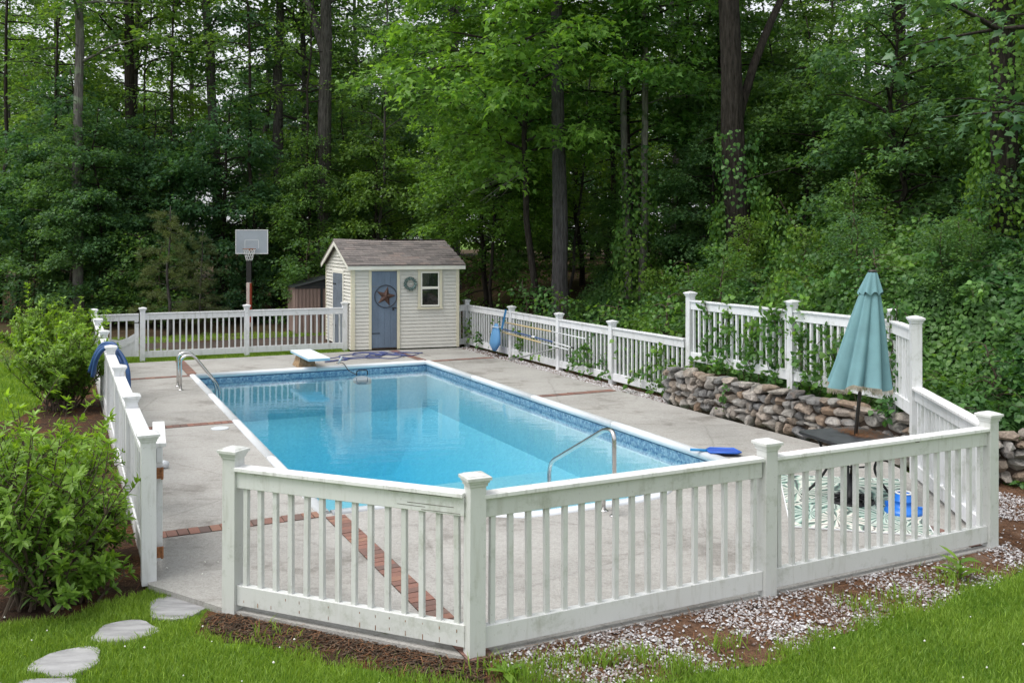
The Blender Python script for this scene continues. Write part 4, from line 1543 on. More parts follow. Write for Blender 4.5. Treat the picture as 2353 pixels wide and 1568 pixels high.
# ------------------------------------------------------------------ rug, table, umbrella
def rug_mat():
    m, nt, b = _new('palm_leaf_rug')
    tc = nt.nodes.new('ShaderNodeTexCoord')
    mp = _scaled(nt, tc.outputs['Object'], (1, 1, 1))
    warp = _noise(nt, mp, 1.7, 2)
    wv = _mix(nt, 0.55, mp, warp.outputs['Color'])
    v = nt.nodes.new('ShaderNodeTexVoronoi')
    v.inputs['Scale'].default_value = 1.7
    nt.links.new(mp, v.inputs['Vector'])
    # fan of fronds about each cell centre
    sub = _n(nt, 'ShaderNodeVectorMath', operation='SUBTRACT')
    nt.links.new(mp, sub.inputs[0])
    nt.links.new(v.outputs['Position'], sub.inputs[1])
    sep = nt.nodes.new('ShaderNodeSeparateXYZ')
    nt.links.new(sub.outputs[0], sep.inputs[0])
    at = _n(nt, 'ShaderNodeMath', operation='ARCTAN2')
    nt.links.new(sep.outputs['Y'], at.inputs[0])
    nt.links.new(sep.outputs['X'], at.inputs[1])
    ml = _n(nt, 'ShaderNodeMath', operation='MULTIPLY_ADD')
    ml.inputs[1].default_value = 11.0
    nt.links.new(at.outputs[0], ml.inputs[0])
    nz = _noise(nt, mp, 6, 2)
    m2 = _n(nt, 'ShaderNodeMath', operation='MULTIPLY')
    m2.inputs[1].default_value = 5.0
    nt.links.new(nz.outputs['Fac'], m2.inputs[0])
    nt.links.new(m2.outputs[0], ml.inputs[2])
    sn = _n(nt, 'ShaderNodeMath', operation='SINE')
    nt.links.new(ml.outputs[0], sn.inputs[0])
    mr = nt.nodes.new('ShaderNodeMapRange')
    mr.inputs['From Min'].default_value = -1
    nt.links.new(sn.outputs[0], mr.inputs['Value'])
    c = _ramp(nt, mr.outputs[0], [(0.0, (0.07, 0.08, 0.085)), (0.12, (0.20, 0.29, 0.26)), (0.34, (0.34, 0.44, 0.39)), (0.44, (0.58, 0.59, 0.55)), (0.90, (0.62, 0.62, 0.59)), (1.0, (0.16, 0.17, 0.17))]).outputs['Color']
    hue = _ramp(nt, v.outputs['Color'], [(0.2, (0.75, 0.9, 0.85)), (0.8, (1.1, 1.05, 1.0))]).outputs['Color']
    c = _mix(nt, 1.0, c, hue, 'MULTIPLY')
    nt.links.new(c, b.inputs['Base Color'])
    b.inputs['Roughness'].default_value = 0.9
    return m


rq = [Vector((3.18, 11.04)), Vector((2.72, 9.06)), Vector((4.0, 8.75)), Vector((4.52, 10.84))]
rc_ = sum(rq, Vector((0, 0))) / 4
rug = empty('outdoor_rug', (rc_.x, rc_.y, 0.0), 0, 'green and white palm leaf outdoor rug under the patio table', 'rug')
MB().prism([tuple(p - rc_) for p in rq], .011, .016).build('rug_mat', rug_mat(), rug)
ed = MB()
for i in range(4):
    a_, b_ = rq[i] - rc_, rq[(i + 1) % 4] - rc_
    ed.tube([(a_.x, a_.y, .011), (b_.x, b_.y, .011)], .009, 4)
ed.build('rug_binding', M['board_line'], rug)

TX, TY = 3.63, 9.93
tb = empty('patio_table', (TX, TY, 0), R(18), 'small dark patio table with black curved iron legs on the rug', 'table')
hw = .40
rcs = .09
poly = []
for (sx, sy, a0) in ((1, -1, -90), (1, 1, 0), (-1, 1, 90), (-1, -1, 180)):
    for j in range(4):
        a = R(a0 + j * 30)
        poly.append((sx * (hw - rcs) + rcs * math.cos(a), sy * (hw - rcs) + rcs * math.sin(a)))
MB().prism(poly, .695, .715).build('table_top', M['table_top'], tb)
MB().tube([(x, y, .70) for x, y in poly], .016, 8, closed=True).build('top_rim', M['black_iron'], tb, True)
for (sx, sy) in ((1, 1), (1, -1), (-1, 1), (-1, -1)):
    MB().tube(spline([(sx * .26, sy * .26, .69), (sx * .20, sy * .20, .52), (sx * .17, sy * .17, .36), (sx * .26, sy * .26, .16), (sx * .36, sy * .36, .012)], 7), .014, 8).build('leg', M['black_iron'], tb, True)
MB().tube([(.19 * math.cos(t), .19 * math.sin(t), .42) for t in np.linspace(0, 6.283, 24, endpoint=False)], .009, 6, closed=True).build('leg_ring', M['black_iron'], tb, True)
M['pine_straw'] = simple('pine_straw', (0.26, 0.115, 0.045), .9, var=.3, scale=30)
rr = np.random.default_rng(8)


def needles(n, area_fn, z_fn, ln_=(.05, .11), wd=.0016, tilt=.12, seed=0):
    """thin flat strips lying about"""
    r_ = np.random.default_rng(seed)
    c_ = area_fn(r_, n)
    n = len(c_)
    an = r_.uniform(0, 2 * np.pi, n)
    L_ = r_.uniform(ln_[0], ln_[1], n)
    el = r_.normal(0, tilt, n)
    d_ = np.stack([np.cos(an), np.sin(an), el], 1) * L_[:, None] / 2
    s_ = np.stack([-np.sin(an), np.cos(an), np.zeros(n)], 1) * wd
    z_ = z_fn(c_[:, 0], c_[:, 1]) + r_.uniform(0.002, 0.02, n) + np.abs(d_[:, 2])
    p_ = np.concatenate([c_, z_[:, None]], 1)
    V__ = np.stack([p_ - d_ - s_, p_ + d_ - s_, p_ + d_ + s_, p_ - d_ + s_], 1).reshape(-1, 3)
    return V__, np.arange(n * 4).reshape(n, 4), r_.uniform(0, 1, n)


def area_t(r_, n):
    return np.stack([np.abs(r_.normal(.10, .15, n)).clip(-.1, .36), r_.normal(.02, .14, n).clip(-.36, .36)], 1)


V_, F_, q_ = needles(420, area_t, lambda x, y: np.full_like(x, .716), (.05, .10), .002, .05, 4)
pn_ = link('pine_needles', np_mesh('pine_needles_on_table', V_, F_, M['pine_straw'], q_))
pn_.location = tb.location
pn_.rotation_euler = tb.rotation_euler
props(pn_, 'brown fallen pine needles scattered on the patio table top', 'pine needles', kind='stuff')

um = empty('patio_umbrella', (TX, TY, 0), 0, 'closed teal patio umbrella with fringed hem standing through the table', 'umbrella')
M['teal'] = simple('teal_canvas', (0.145, 0.282, 0.308), .9, var=.10, scale=5, bump=.1, bscale=200)
M['fringe'] = simple('beige_fringe', (0.50, 0.45, 0.36), .9)
M['pole_brown'] = simple('bronze_pole', (0.045, 0.038, 0.033), .45, .3)
lean = Vector((0.112, 0.02, 1.0)).normalized()
base = Vector((-.02, 0, .06))


def on_pole(z):
    return base + lean * ((z - .06) / lean.z)


MB().tube([on_pole(.05), on_pole(2.40)], .020, 10).build('pole', M['pole_brown'], um, True)
ub = MB().lathe([(.235, .008), (.245, .02), (.235, .035), (.15, .05), (.06, .075), (.05, .12), (.034, .13), (.034, .30)], 28)
ub.build('base', M['black_iron'], um, True)
ubr = MB()
for k_ in range(14):
    a = 2 * math.pi * k_ / 14
    ubr.tube([(.10 * math.cos(a), .10 * math.sin(a), .068), (.17 * math.cos(a + .2), .17 * math.sin(a + .2), .058), (.225 * math.cos(a), .225 * math.sin(a), .045)], .012, 6)
ubr.build('base_scrollwork', M['black_iron'], um)
# canopy: furled folds
NA = 144
can = MB()
lev = [(2.40, .050), (2.30, .076), (2.15, .112), (1.95, .153), (1.70, .196), (1.45, .238), (1.30, .264), (1.245, .272)]
for li, (z, r_) in enumerate(lev):
    c_ = on_pole(z)
    t = li / (len(lev) - 1)
    for j in range(NA):
        a = 2 * math.pi * j / NA
        fold = .17 * (abs(math.sin(4 * a + .5 * t + .3)) ** .7 * 2 - 1.35) + .06 * math.sin(5 * a + 1.9 + t) + .045 * math.sin(11 * a + 2 + 1.8 * t)
        rr_ = r_ * (1 + (fold * 1.5) * (0.35 + .9 * t))
        hem = (.03 * math.sin(3 * a + 1) + .012 * math.sin(8 * a)) * t ** 3
        can.v.append((c_.x + rr_ * math.cos(a) * 1.06, c_.y + rr_ * .92 * math.sin(a), z + hem))
for i in range(len(lev) - 1):
    for j in range(NA):
        can.f.append((i * NA + j, (i + 1) * NA + j, (i + 1) * NA + (j + 1) % NA, i * NA + (j + 1) % NA))
can.build('canopy', M['teal'], um, True)
vent = MB()
lv2 = [(2.462, .042), (2.44, .054), (2.36, .082), (2.27, .112), (2.235, .122)]
for li, (z, r_) in enumerate(lv2):
    c_ = on_pole(z)
    t = li / (len(lv2) - 1)
    for j in range(NA):
        a = 2 * math.pi * j / NA
        rr_ = r_ * (1 + .09 * math.sin(8 * a + .4) * (.3 + t) + .05 * math.sin(5 * a) * t)
        vent.v.append((c_.x + rr_ * math.cos(a), c_.y + rr_ * math.sin(a), z + .018 * t * math.sin(8 * a + 1.2)))
for i in range(len(lv2) - 1):
    for j in range(NA):
        vent.f.append((i * NA + j, (i + 1) * NA + j, (i + 1) * NA + (j + 1) % NA, i * NA + (j + 1) % NA))
vent.f.append(tuple(range(NA)))
vent.build('vent_flap', M['teal'], um, True)
MB().lathe([(.048, 0), (.05, .012), (.036, .024), (.012, .028)], 16, tuple(on_pole(2.46))).build('finial', M['pole_brown'], um, True)
frg = MB()
top0 = (len(lev) - 1) * NA
for j in range(NA):
    for h in range(3):
        v0, v1 = Vector(can.v[top0 + j]), Vector(can.v[top0 + (j + 1) % NA])
        p = v0.lerp(v1, (h + .5) / 3)
        e_ = p + Vector((random.uniform(-.008, .008), random.uniform(-.008, .008), -random.uniform(.035, .062)))
        frg.tube([p + Vector((0, 0, .004)), e_], [.003, .0018], 3, False)
frg.build('fringe', M['fringe'], um)

# blue pool vacuum dome standing on the rug
M['bright_blue'] = simple('bright_blue_plastic', (0.02, 0.17, 0.62), .35, var=.06)
vd = empty('pool_leaf_vacuum', (4.02, 9.52, .008), 0, 'bright blue plastic leaf vacuum head standing on the rug', 'leaf vacuum')
MB().lathe([(.185, .0), (.19, .02), (.175, .045), (.13, .065), (.10, .085), (.098, .12), (.105, .125), (.105, .14), (.085, .145), (.082, .20), (.068, .20), (.07, .13)], 32, cap=False).build('dome', M['bright_blue'], vd, True)
MB().lathe([(.082, .20), (.086, .206), (.082, .214), (.068, .214), (.066, .202)], 32, cap=False).build('collar', M['coping'], vd, True)
MB().box((-.13, .08, .075), (.05, .05, .05)).build('jet_port', M['bright_blue'], vd, bevel=.008)
MB().box((.15, -.05, .06), (.05, .04, .03)).build('jet_port', M['bright_blue'], vd, bevel=.008)

# flat blue leaf skimmer on the coping
sf = empty('leaf_skimmer', (px(1660, 12.15), 12.15, 0.0), R(-3), 'flat blue leaf skimmer with short handle lying on the coping corner', 'leaf skimmer')
M['net_dark'] = simple('deep_blue_net', (.03, .09, .42), .7, var=.2, scale=60)
fl = [(-.18, -.12), (.16, -.15), (.22, -.09), (.17, .13), (-.15, .15), (-.21, .05)]
MB().prism(fl, .045, .052).build('net', M['net_dark'], sf)
MB().tube([(x, y, .05) for x, y in fl], .013, 6, closed=True).build('frame', simple('blue_frame', (.03, .13, .55), .35), sf, True)
MB().tube([(-.20, .0, .05), (-.42, .02, .055)], .018, 8).build('handle', simple('light_blue_handle', (.02, .22, .48), .4), sf, True)

# ------------------------------------------------------------------ beds, paving stones in the lawn
def bed(name, pts, z, mat):
    mb_ = MB()
    mb_.add([(p[0], p[1], z) for p in pts], [tuple(range(len(pts)))])
    o = mb_.build(name, mat)
    props(o, kind='structure')
    return o


def wab(a, b):
    p = W(a, b)
    return (p.x, p.y)


LAWN_EDGE = [(-2.22, 6.78), (-1.76, 6.57), (-1.08, 6.27), (-0.54, 6.09), (-0.19, 6.02), (0.58, 6.02), (1.47, 6.245), (1.91, 6.455), (2.54, 6.93), (3.2, 7.26), (4.13, 7.91), (4.9, 8.4), (6.4, 9.2), (9.0, 10.3)]
def fence_y(x):
    """distance of the deck edge under the front fence at world x"""
    x = np.asarray(x, float)
    return np.where(x < -.28, 7.0 - (x + 2.13) * .422, NLY + (-3.68 + (x - NLX) * VY) / VX)


def bed_z(x, y):
    lim = np.interp(x, [p[0] for p in LAWN_EDGE], [p[1] for p in LAWN_EDGE])
    return -.064 + np.where(np.asarray(x) < -.28, .026, .052) * smooth((y - lim) / np.maximum(fence_y(x) - lim, .15))


def sloped_bed(name, x0, x1, mat):
    xs_ = np.linspace(x0, x1, 60)
    lo = np.interp(xs_, [p[0] for p in LAWN_EDGE], [p[1] for p in LAWN_EDGE]) - .06 - .04 * np.sin(xs_ * 8)
    hi = np.maximum(fence_y(xs_) + .03, lo + .05)
    T_ = np.linspace(0, 1, 8)
    X_ = np.repeat(xs_[None], 8, 0)
    Y_ = lo[None] + (hi - lo)[None] * T_[:, None]
    Z_ = bed_z(X_, Y_) + .006 * np.sin(X_ * 11) * np.sin(Y_ * 13)
    ii_ = np.arange(480).reshape(8, 60)
    q__ = np.stack([ii_[:-1, :-1].ravel(), ii_[:-1, 1:].ravel(), ii_[1:, 1:].ravel(), ii_[1:, :-1].ravel()], 1)
    props(link(name, np_mesh(name, np.stack([X_.ravel(), Y_.ravel(), Z_.ravel()], 1), q__, mat, smooth_=True)), kind='structure')


mulch_front = [(-2.32, 6.95)] + LAWN_EDGE[:5] + [(-0.1, 6.45), wab(0.15, -3.55), wab(-1.2, -2.05)]
sloped_bed('mulch_bed', -2.34, -.16, M['mulch'])
gravel_front = LAWN_EDGE[4:] + [(9.0, 11.6), wab(6.8, -1.75), wab(5.3, -3.5), wab(0.15, -3.5), (-0.12, 6.5)]
bed('gravel_bed', gravel_front, -0.066, M['gravel_bed'])
sloped_bed('gravel_bed', -.165, 4.62, M['gravel_bed'])
mulch_left = [(-3.80, 6.89), (-3.36, 7.04), (-3.25, 7.25), (-3.0, 7.50), wab(-1.75, -1.2), wab(-1.80, 14.0), wab(-3.0, 13.6), wab(-2.75, 9.0), wab(-3.1, 7.4), wab(-5.2, 6.6), wab(-5.2, 6.1), wab(-3.0, 5.6), wab(-3.0, 2.5), wab(-3.25, 0.5), (-5.0, 8.2), (-4.4, 7.2)]
bed('mulch_bed', mulch_left, -0.060, M['mulch'])
gravel_right = [wab(6.84, 4.0), wab(7.6, 4.0), wab(7.6, 13.5), wab(6.86, 13.2)]
bed('gravel_bed', gravel_right, -0.03, M['gravel_bed'])

M['flag'] = simple('bluestone_flag', (0.33, 0.33, 0.335), .75, var=.32, scale=3.5, fine=.1, bump=.25, bscale=30, stretch=(1, 4, 1))
flags = [(415, 1380, 74, 'stepping stone nearest the gate opening'), (287, 1438, 70, 'second stepping stone from the gate opening'), (155, 1507, 74, 'third stepping stone from the gate opening'), (85, 1578, 82, 'stepping stone cut off by the bottom left edge of the lawn')]
for i, (x, y, hw_, lab_) in enumerate(flags):
    Y = 2130 * 2.82 / (y - 550)
    X = (x - 1176) * Y / 2130
    r_ = np.random.default_rng(40 + i)
    sx = hw_ * Y / 2130
    sy = sx * (1.02, .86, 1.0, .95)[i]
    poly = []
    for k_ in range(22):
        a = 2 * math.pi * k_ / 22
        rr_ = 1 + .08 * math.sin(3 * a + i * 2) + .06 * math.sin(5 * a + i) + r_.uniform(-.025, .025)
        poly.append((sx * rr_ * math.cos(a), sy * rr_ * math.sin(a)))
    o = MB().prism(poly, -.10, -.040).build('stepping_stone', M['flag'], None, loc=(X, Y, 0), bevel=.008)
    props(o, 'flat grey ' + lab_, 'paving stone', 'stepping stones in the lawn')

# ------------------------------------------------------------------ foliage machinery
KITE = (np.array([(0, 0, 0), (.32, .42, .05), (0, 1, -.06), (-.32, .42, .05)]), np.array([(0, 1, 2), (0, 2, 3)]))
LOBED = (np.array([(0, 0, 0), (.52, .30, -.05), (.20, .46, .03), (0, 1, -.10), (-.20, .46, .03), (-.52, .30, -.05)]),
         np.array([(0, 1, 2), (0, 2, 3), (0, 3, 4), (0, 4, 5)]))
_mp = [(0, 0), (.30, .00), (.24, .17), (.56, .40), (.27, .45), (.22, .60), (0, 1.0), (-.22, .60), (-.27, .45), (-.56, .40), (-.24, .17), (-.30, .0)]
MAPLE = (np.array([(0, .32, .04)] + [(x, y, -.16 * abs(x) - .10 * max(0, y - .5)) for x, y in _mp]),
         np.array([(0, i + 1, (i + 1) % 12 + 1) for i in range(12)]))
HEART = (np.array([(0, 0, 0), (.40, .10, -.03), (.42, .45, -.03), (0, 1, -.12), (-.42, .45, -.03), (-.40, .10, -.03), (0, .4, .06)]),
         np.array([(6, 0, 1), (6, 1, 2), (6, 2, 3), (6, 3, 4), (6, 4, 5), (6, 5, 0)]))
HEART4 = (np.array([(0, 0, 0), (.40, .12, -.03), (.37, .5, -.02), (0, 1, -.12), (-.37, .5, -.02), (-.40, .12, -.03)]),
          np.array([(0, 1, 2), (0, 2, 3), (0, 3, 4), (0, 4, 5)]))
LANCE = (np.array([(0, 0, 0), (.17, .35, .04), (.13, .70, .0), (0, 1, -.10), (-.13, .70, .0), (-.17, .35, .04), (0, .5, -.03)]),
         np.array([(0, 1, 6), (1, 2, 6), (2, 3, 6), (3, 4, 6), (4, 5, 6), (5, 0, 6)]))


def unit(v):
    return v / np.maximum(np.linalg.norm(v, axis=1, keepdims=True), 1e-9)


def leaf_arrays(pos, dirs, nor, size, tpl, r_, rnd=None):
    """place a leaf template at every pos, its length along dirs, its face along nor"""
    y = unit(dirs)
    x = unit(np.cross(y, nor))
    z = np.cross(x, y)
    tv, tf = tpl
    n, k_ = len(pos), len(tv)
    s = size[:, None, None]
    V = pos[:, None, :] + s * (tv[None, :, 0, None] * x[:, None, :] + tv[None, :, 1, None] * y[:, None, :] + tv[None, :, 2, None] * z[:, None, :])
    F = (np.arange(n) * k_)[:, None, None] + tf[None]
    if rnd is None:
        rnd = r_.uniform(0, 1, n)
    return V.reshape(-1, 3), F.reshape(-1, 3), np.repeat(rnd, len(tf))


def leaf_mesh(name, mat, parts):
    Vs, Fs, Rs, o = [], [], [], 0
    for V, F, q_ in parts:
        Vs.append(V)
        Fs.append(F + o)
        Rs.append(q_)
        o += len(V)
    return np_mesh(name, np.concatenate(Vs), np.concatenate(Fs), mat, np.concatenate(Rs))


def sprays(r_, limbs, twig_gap, twig_len, leaf_gap, leaf_size, tpl, nor_jit=.62, droop=.22, spread=.13, start=.22, up=.0):
    """flat leafy twigs along every limb; limbs are (k,3) polylines"""
    st, dr, ln_, bright = [], [], [], []
    for P_ in limbs:
        seg = np.diff(P_, axis=0)
        sl = np.linalg.norm(seg, axis=1)
        cum = np.concatenate([[0], np.cumsum(sl)])
        L = cum[-1]
        nt_ = max(3, int(L * (1 - start) / twig_gap))
        tt = np.sort(r_.uniform(start, 1.0, nt_)) * L
        side = np.where(np.arange(nt_) % 2 == 0, 1.0, -1.0)
        b0 = r_.uniform(-.18, .18)
        for t, s_ in zip(tt, side):
            i = min(np.searchsorted(cum, t) - 1, len(seg) - 1)
            i = max(i, 0)
            p = P_[i] + seg[i] * ((t - cum[i]) / max(sl[i], 1e-6))
            d = seg[i] / max(sl[i], 1e-6)
            an = s_ * r_.uniform(.5, 1.25)
            c_, s2 = math.cos(an), math.sin(an)
            dd = np.array([d[0] * c_ - d[1] * s2, d[0] * s2 + d[1] * c_, d[2] * .4 + r_.uniform(-.55, .50) + up])
            st.append(p)
            dr.append(dd / np.linalg.norm(dd))
            ln_.append(twig_len * r_.uniform(.55, 1.25) * (1.15 - .55 * t / L))
            bright.append(b0 + r_.uniform(-.12, .12))
        st.append(P_[-2])
        dr.append(seg[-1] / max(sl[-1], 1e-6))
        ln_.append(twig_len * .9)
        bright.append(b0)
    st, dr, ln_, bright = np.array(st), np.array(dr), np.array(ln_), np.array(bright)
    cnt = np.maximum(3, (ln_ / leaf_gap).astype(int))
    rep = np.repeat(np.arange(len(st)), cnt)
    n = len(rep)
    t = r_.uniform(.05, 1.0, n)
    p = st[rep] + dr[rep] * (ln_[rep] * t)[:, None]
    p[:, 2] -= droop * ln_[rep] * t ** 2
    p += r_.normal(0, 1, (n, 3)) * np.array([spread, spread, spread * .8])
    sgn = np.where(r_.uniform(0, 1, n) < .5, 1.0, -1.0)
    an = sgn * r_.uniform(.2, 1.2, n)
    c_, s2 = np.cos(an), np.sin(an)
    d = dr[rep]
    ld = np.stack([d[:, 0] * c_ - d[:, 1] * s2, d[:, 0] * s2 + d[:, 1] * c_, d[:, 2] - r_.uniform(.05, .65, n)], 1)
    nor = np.stack([r_.normal(0, nor_jit, n), r_.normal(0, nor_jit, n), np.ones(n)], 1)
    size = leaf_size * r_.uniform(.65, 1.25, n)
    rnd = np.clip(r_.uniform(0.05, .85, n) + bright[rep], 0, 1)
    return leaf_arrays(p, ld, nor, size, tpl, r_, rnd)


def limb_path(r_, p0, az, el, L, k_=7, curve=-.35, wig=.12):
    P_ = [np.array(p0, float)]
    e_ = el
    for i in range(k_ - 1):
        d = np.array([math.cos(az) * math.cos(e_), math.sin(az) * math.cos(e_), math.sin(e_)])
        P_.append(P_[-1] + d * L / (k_ - 1))
        e_ += curve * el / (k_ - 1) * 2.2 - .05 + r_.normal(0, wig * .5)
        az += r_.normal(0, wig)
    return np.array(P_)


def trunk_path(r_, H, lean=(0, 0), wob=.10, k_=12):
    z = np.linspace(0, H, k_)
    w1, w2 = np.cumsum(r_.normal(0, wob, k_)), np.cumsum(r_.normal(0, wob, k_))
    return np.stack([lean[0] * z / H + w1 - w1[0], lean[1] * z / H + w2 - w2[0], z], 1)


def tree_kind(seed, H, r0, base, RR, nl, lsize, tpl, mat, barkm, profile='round', twig_gap=.24, twig_len=.75, leaf_gap=.05, el=(.15, .7), lean=(0, 0), fork=False, wob=.10, ns=9, dead=0, curve=-.35, zmax=None):
    """one kind of tree: returns (trunk mesh, crown mesh)"""
    r_ = np.random.default_rng(seed)
    T = trunk_path(r_, H, lean, wob)
    k_ = len(T)
    wood = MB()
    rad = [r0 * (1.18 if i == 0 else 1) * (1 - .86 * (i / (k_ - 1)) ** 1.1) + .008 for i in range(k_)]
    wood.tube(T, rad, ns)
    limbs = []
    for i in range(nl):
        f = (i + r_.uniform(0, 1)) / nl
        z = base * H + (1 - base) * H * f * .98
        j = min(int(z / H * (k_ - 1)), k_ - 2)
        p0 = T[j] + (T[j + 1] - T[j]) * (z / H * (k_ - 1) - j)
        az = i * 2.399 + r_.uniform(-.6, .6)
        if profile == 'round':
            pr = math.sin(math.pi * (0.12 + .86 * f)) ** .7
        elif profile == 'wide_low':
            pr = 1.0 - .55 * f
        else:
            pr = 1 - .85 * f
        L = RR * pr * r_.uniform(.6, 1.1)
        P_ = limb_path(r_, p0, az, r_.uniform(*el), L, curve=curve)
        limbs.append(P_)
        rl = max(.012, min(r0 * .42, L * .022))
        wood.tube(P_, np.linspace(rl, .005, len(P_)), 5, False)
        if L > 1.6:
            for q_ in range(2):
                jj = r_.integers(2, 5)
                P2 = limb_path(r_, P_[jj], az + r_.choice([-1, 1]) * r_.uniform(.5, 1.0), r_.uniform(-.05, .45), L * r_.uniform(.35, .6), 5, curve=curve)
                limbs.append(P2)
                wood.tube(P2, np.linspace(rl * .55, .004, 5), 4, False)
    for i in range(dead):
        z = r_.uniform(.10, max(base, .15)) * H
        j = min(int(z / H * (k_ - 1)), k_ - 2)
        P_ = limb_path(r_, T[j] + (T[j + 1] - T[j]) * (z / H * (k_ - 1) - j), r_.uniform(0, 6.28), r_.uniform(-.1, .5), r_.uniform(.5, 1.8), 5)
        wood.tube(P_, np.linspace(.02, .004, 5), 4, False)
    wm_ = wood.mesh('trunk', barkm, True)
    lm_ = leaf_mesh('crown', mat, [sprays(r_, limbs, twig_gap, twig_len, leaf_gap, lsize, tpl)])
    return wm_, lm_


def plant_tree(name, kind, x, y, rz=0.0, sc=1.0, label=None, group=None, bark_=None, z=None, scz=None):
    zz = float(hf(x, y)) - .05 if z is None else z
    root = empty(name, (x, y, zz), rz, label, 'tree', group)
    root.scale = (sc, sc, scz or sc)
    t = link('trunk', kind[0], root)
    c_ = link('crown', kind[1], root)
    if bark_ is not None:
        for o in (t,):
            o.material_slots[0].link = 'OBJECT'
            o.material_slots[0].material = bark_
    return root


# kinds ---------------------------------------------------------------------------------
K = {}
for i in range(4):       # understorey broadleaves, leafy down to the ground
    K['under%d' % i] = tree_kind(200 + i, 7.5 + i * .8, .085, .04, 2.6, 50, .145, (KITE, LOBED)[i % 2], M[('leaf_mid', 'leaf_dark', 'leaf_mid', 'leaf_dark')[i]], M['bark_dark'], 'round', .19, .80, .024, el=(-.1, .75))
for i in range(4):       # tall canopy trees, bare below
    K['tall%d' % i] = tree_kind(300 + i, 21 + i, .17, .26, 3.4, 46, .19, (LOBED, KITE)[i % 2], M[('leaf_mid', 'leaf_dark', 'leaf_mid', 'leaf_blue')[i]], M['bark_grey'], 'round', .30, 1.1, .040, el=(.0, .8), dead=9)
for i in range(2):       # spreading maple at the edge with layered sprays
    K['maple%d' % i] = tree_kind(400 + i, 11.5, .09, .38, 4.3, 46, .17, LOBED, M['leaf_maple'], M['bark_dark'], 'round', .20, .85, .036, el=(.05, .5))
K['near_maple'] = tree_kind(450, 12.5, .20, .24, 4.6, 26, .17, MAPLE, M['leaf_blue'], M['bark_dark'], 'round', .30, .8, .085, el=(-.05, .5))
for i in range(2):       # low saplings and brush
    K['sap%d' % i] = tree_kind(500 + i, 3.4, .03, .06, 1.5, 20, .12, (LOBED, KITE)[i], M[('leaf_mid', 'leaf_dark')[i]], M['twig'], 'wide_low', .12, .6, .020, el=(.2, .8), wob=.05, ns=6)


def pine_kind(seed, H, RR, nl):
    r_ = np.random.default_rng(seed)
    T = trunk_path(r_, H, (0, 0), .03)
    wood = MB().tube(T, np.linspace(.06, .01, len(T)), 7)
    pos, dr = [], []
    for i in range(nl):
        f = i / nl
        z = H * (.10 + .86 * f)
        p0 = np.array([np.interp(z, T[:, 2], T[:, 0]), np.interp(z, T[:, 2], T[:, 1]), z])
        L = RR * (1 - .75 * f) * r_.uniform(.7, 1.1)
        P_ = limb_path(r_, p0, i * 2.4 + r_.uniform(-.3, .3), r_.uniform(.0, .35), L, 6, -.2)
        wood.tube(P_, np.linspace(.014, .003, 6), 4, False)
        for t in np.arange(.25, 1.01, .055):
            j = min(int(t * 5), 4)
            p = P_[j] + (P_[j + 1] - P_[j]) * (t * 5 - j)
            d = unit((P_[j + 1] - P_[j])[None])[0]
            for _ in range(2):
                dd = d + r_.normal(0, .6, 3)
                pos.append(p + dd * r_.uniform(0, .18))
                dr.append(dd)
    pos, dr = np.array(pos), unit(np.array(dr))
    nn = 22
    rep = np.repeat(np.arange(len(pos)), nn)
    d = unit(dr[rep] + r_.normal(0, .55, (len(rep), 3)))
    sd_ = unit(np.cross(d, r_.normal(0, 1, (len(rep), 3)))) * .0035
    L = r_.uniform(.09, .15, len(rep))[:, None]
    p = pos[rep] + r_.normal(0, .03, (len(rep), 3))
    V = np.stack([p - sd_, p + sd_, p + d * L], 1).reshape(-1, 3)
    F = np.arange(len(rep) * 3).reshape(-1, 3)
    return wood.mesh('trunk', M['bark_grey'], True), np_mesh('crown', V, F, M['needle'], r_.uniform(0, 1, len(rep)))


K['pine'] = pine_kind(600, 3.9, 1.35, 26)

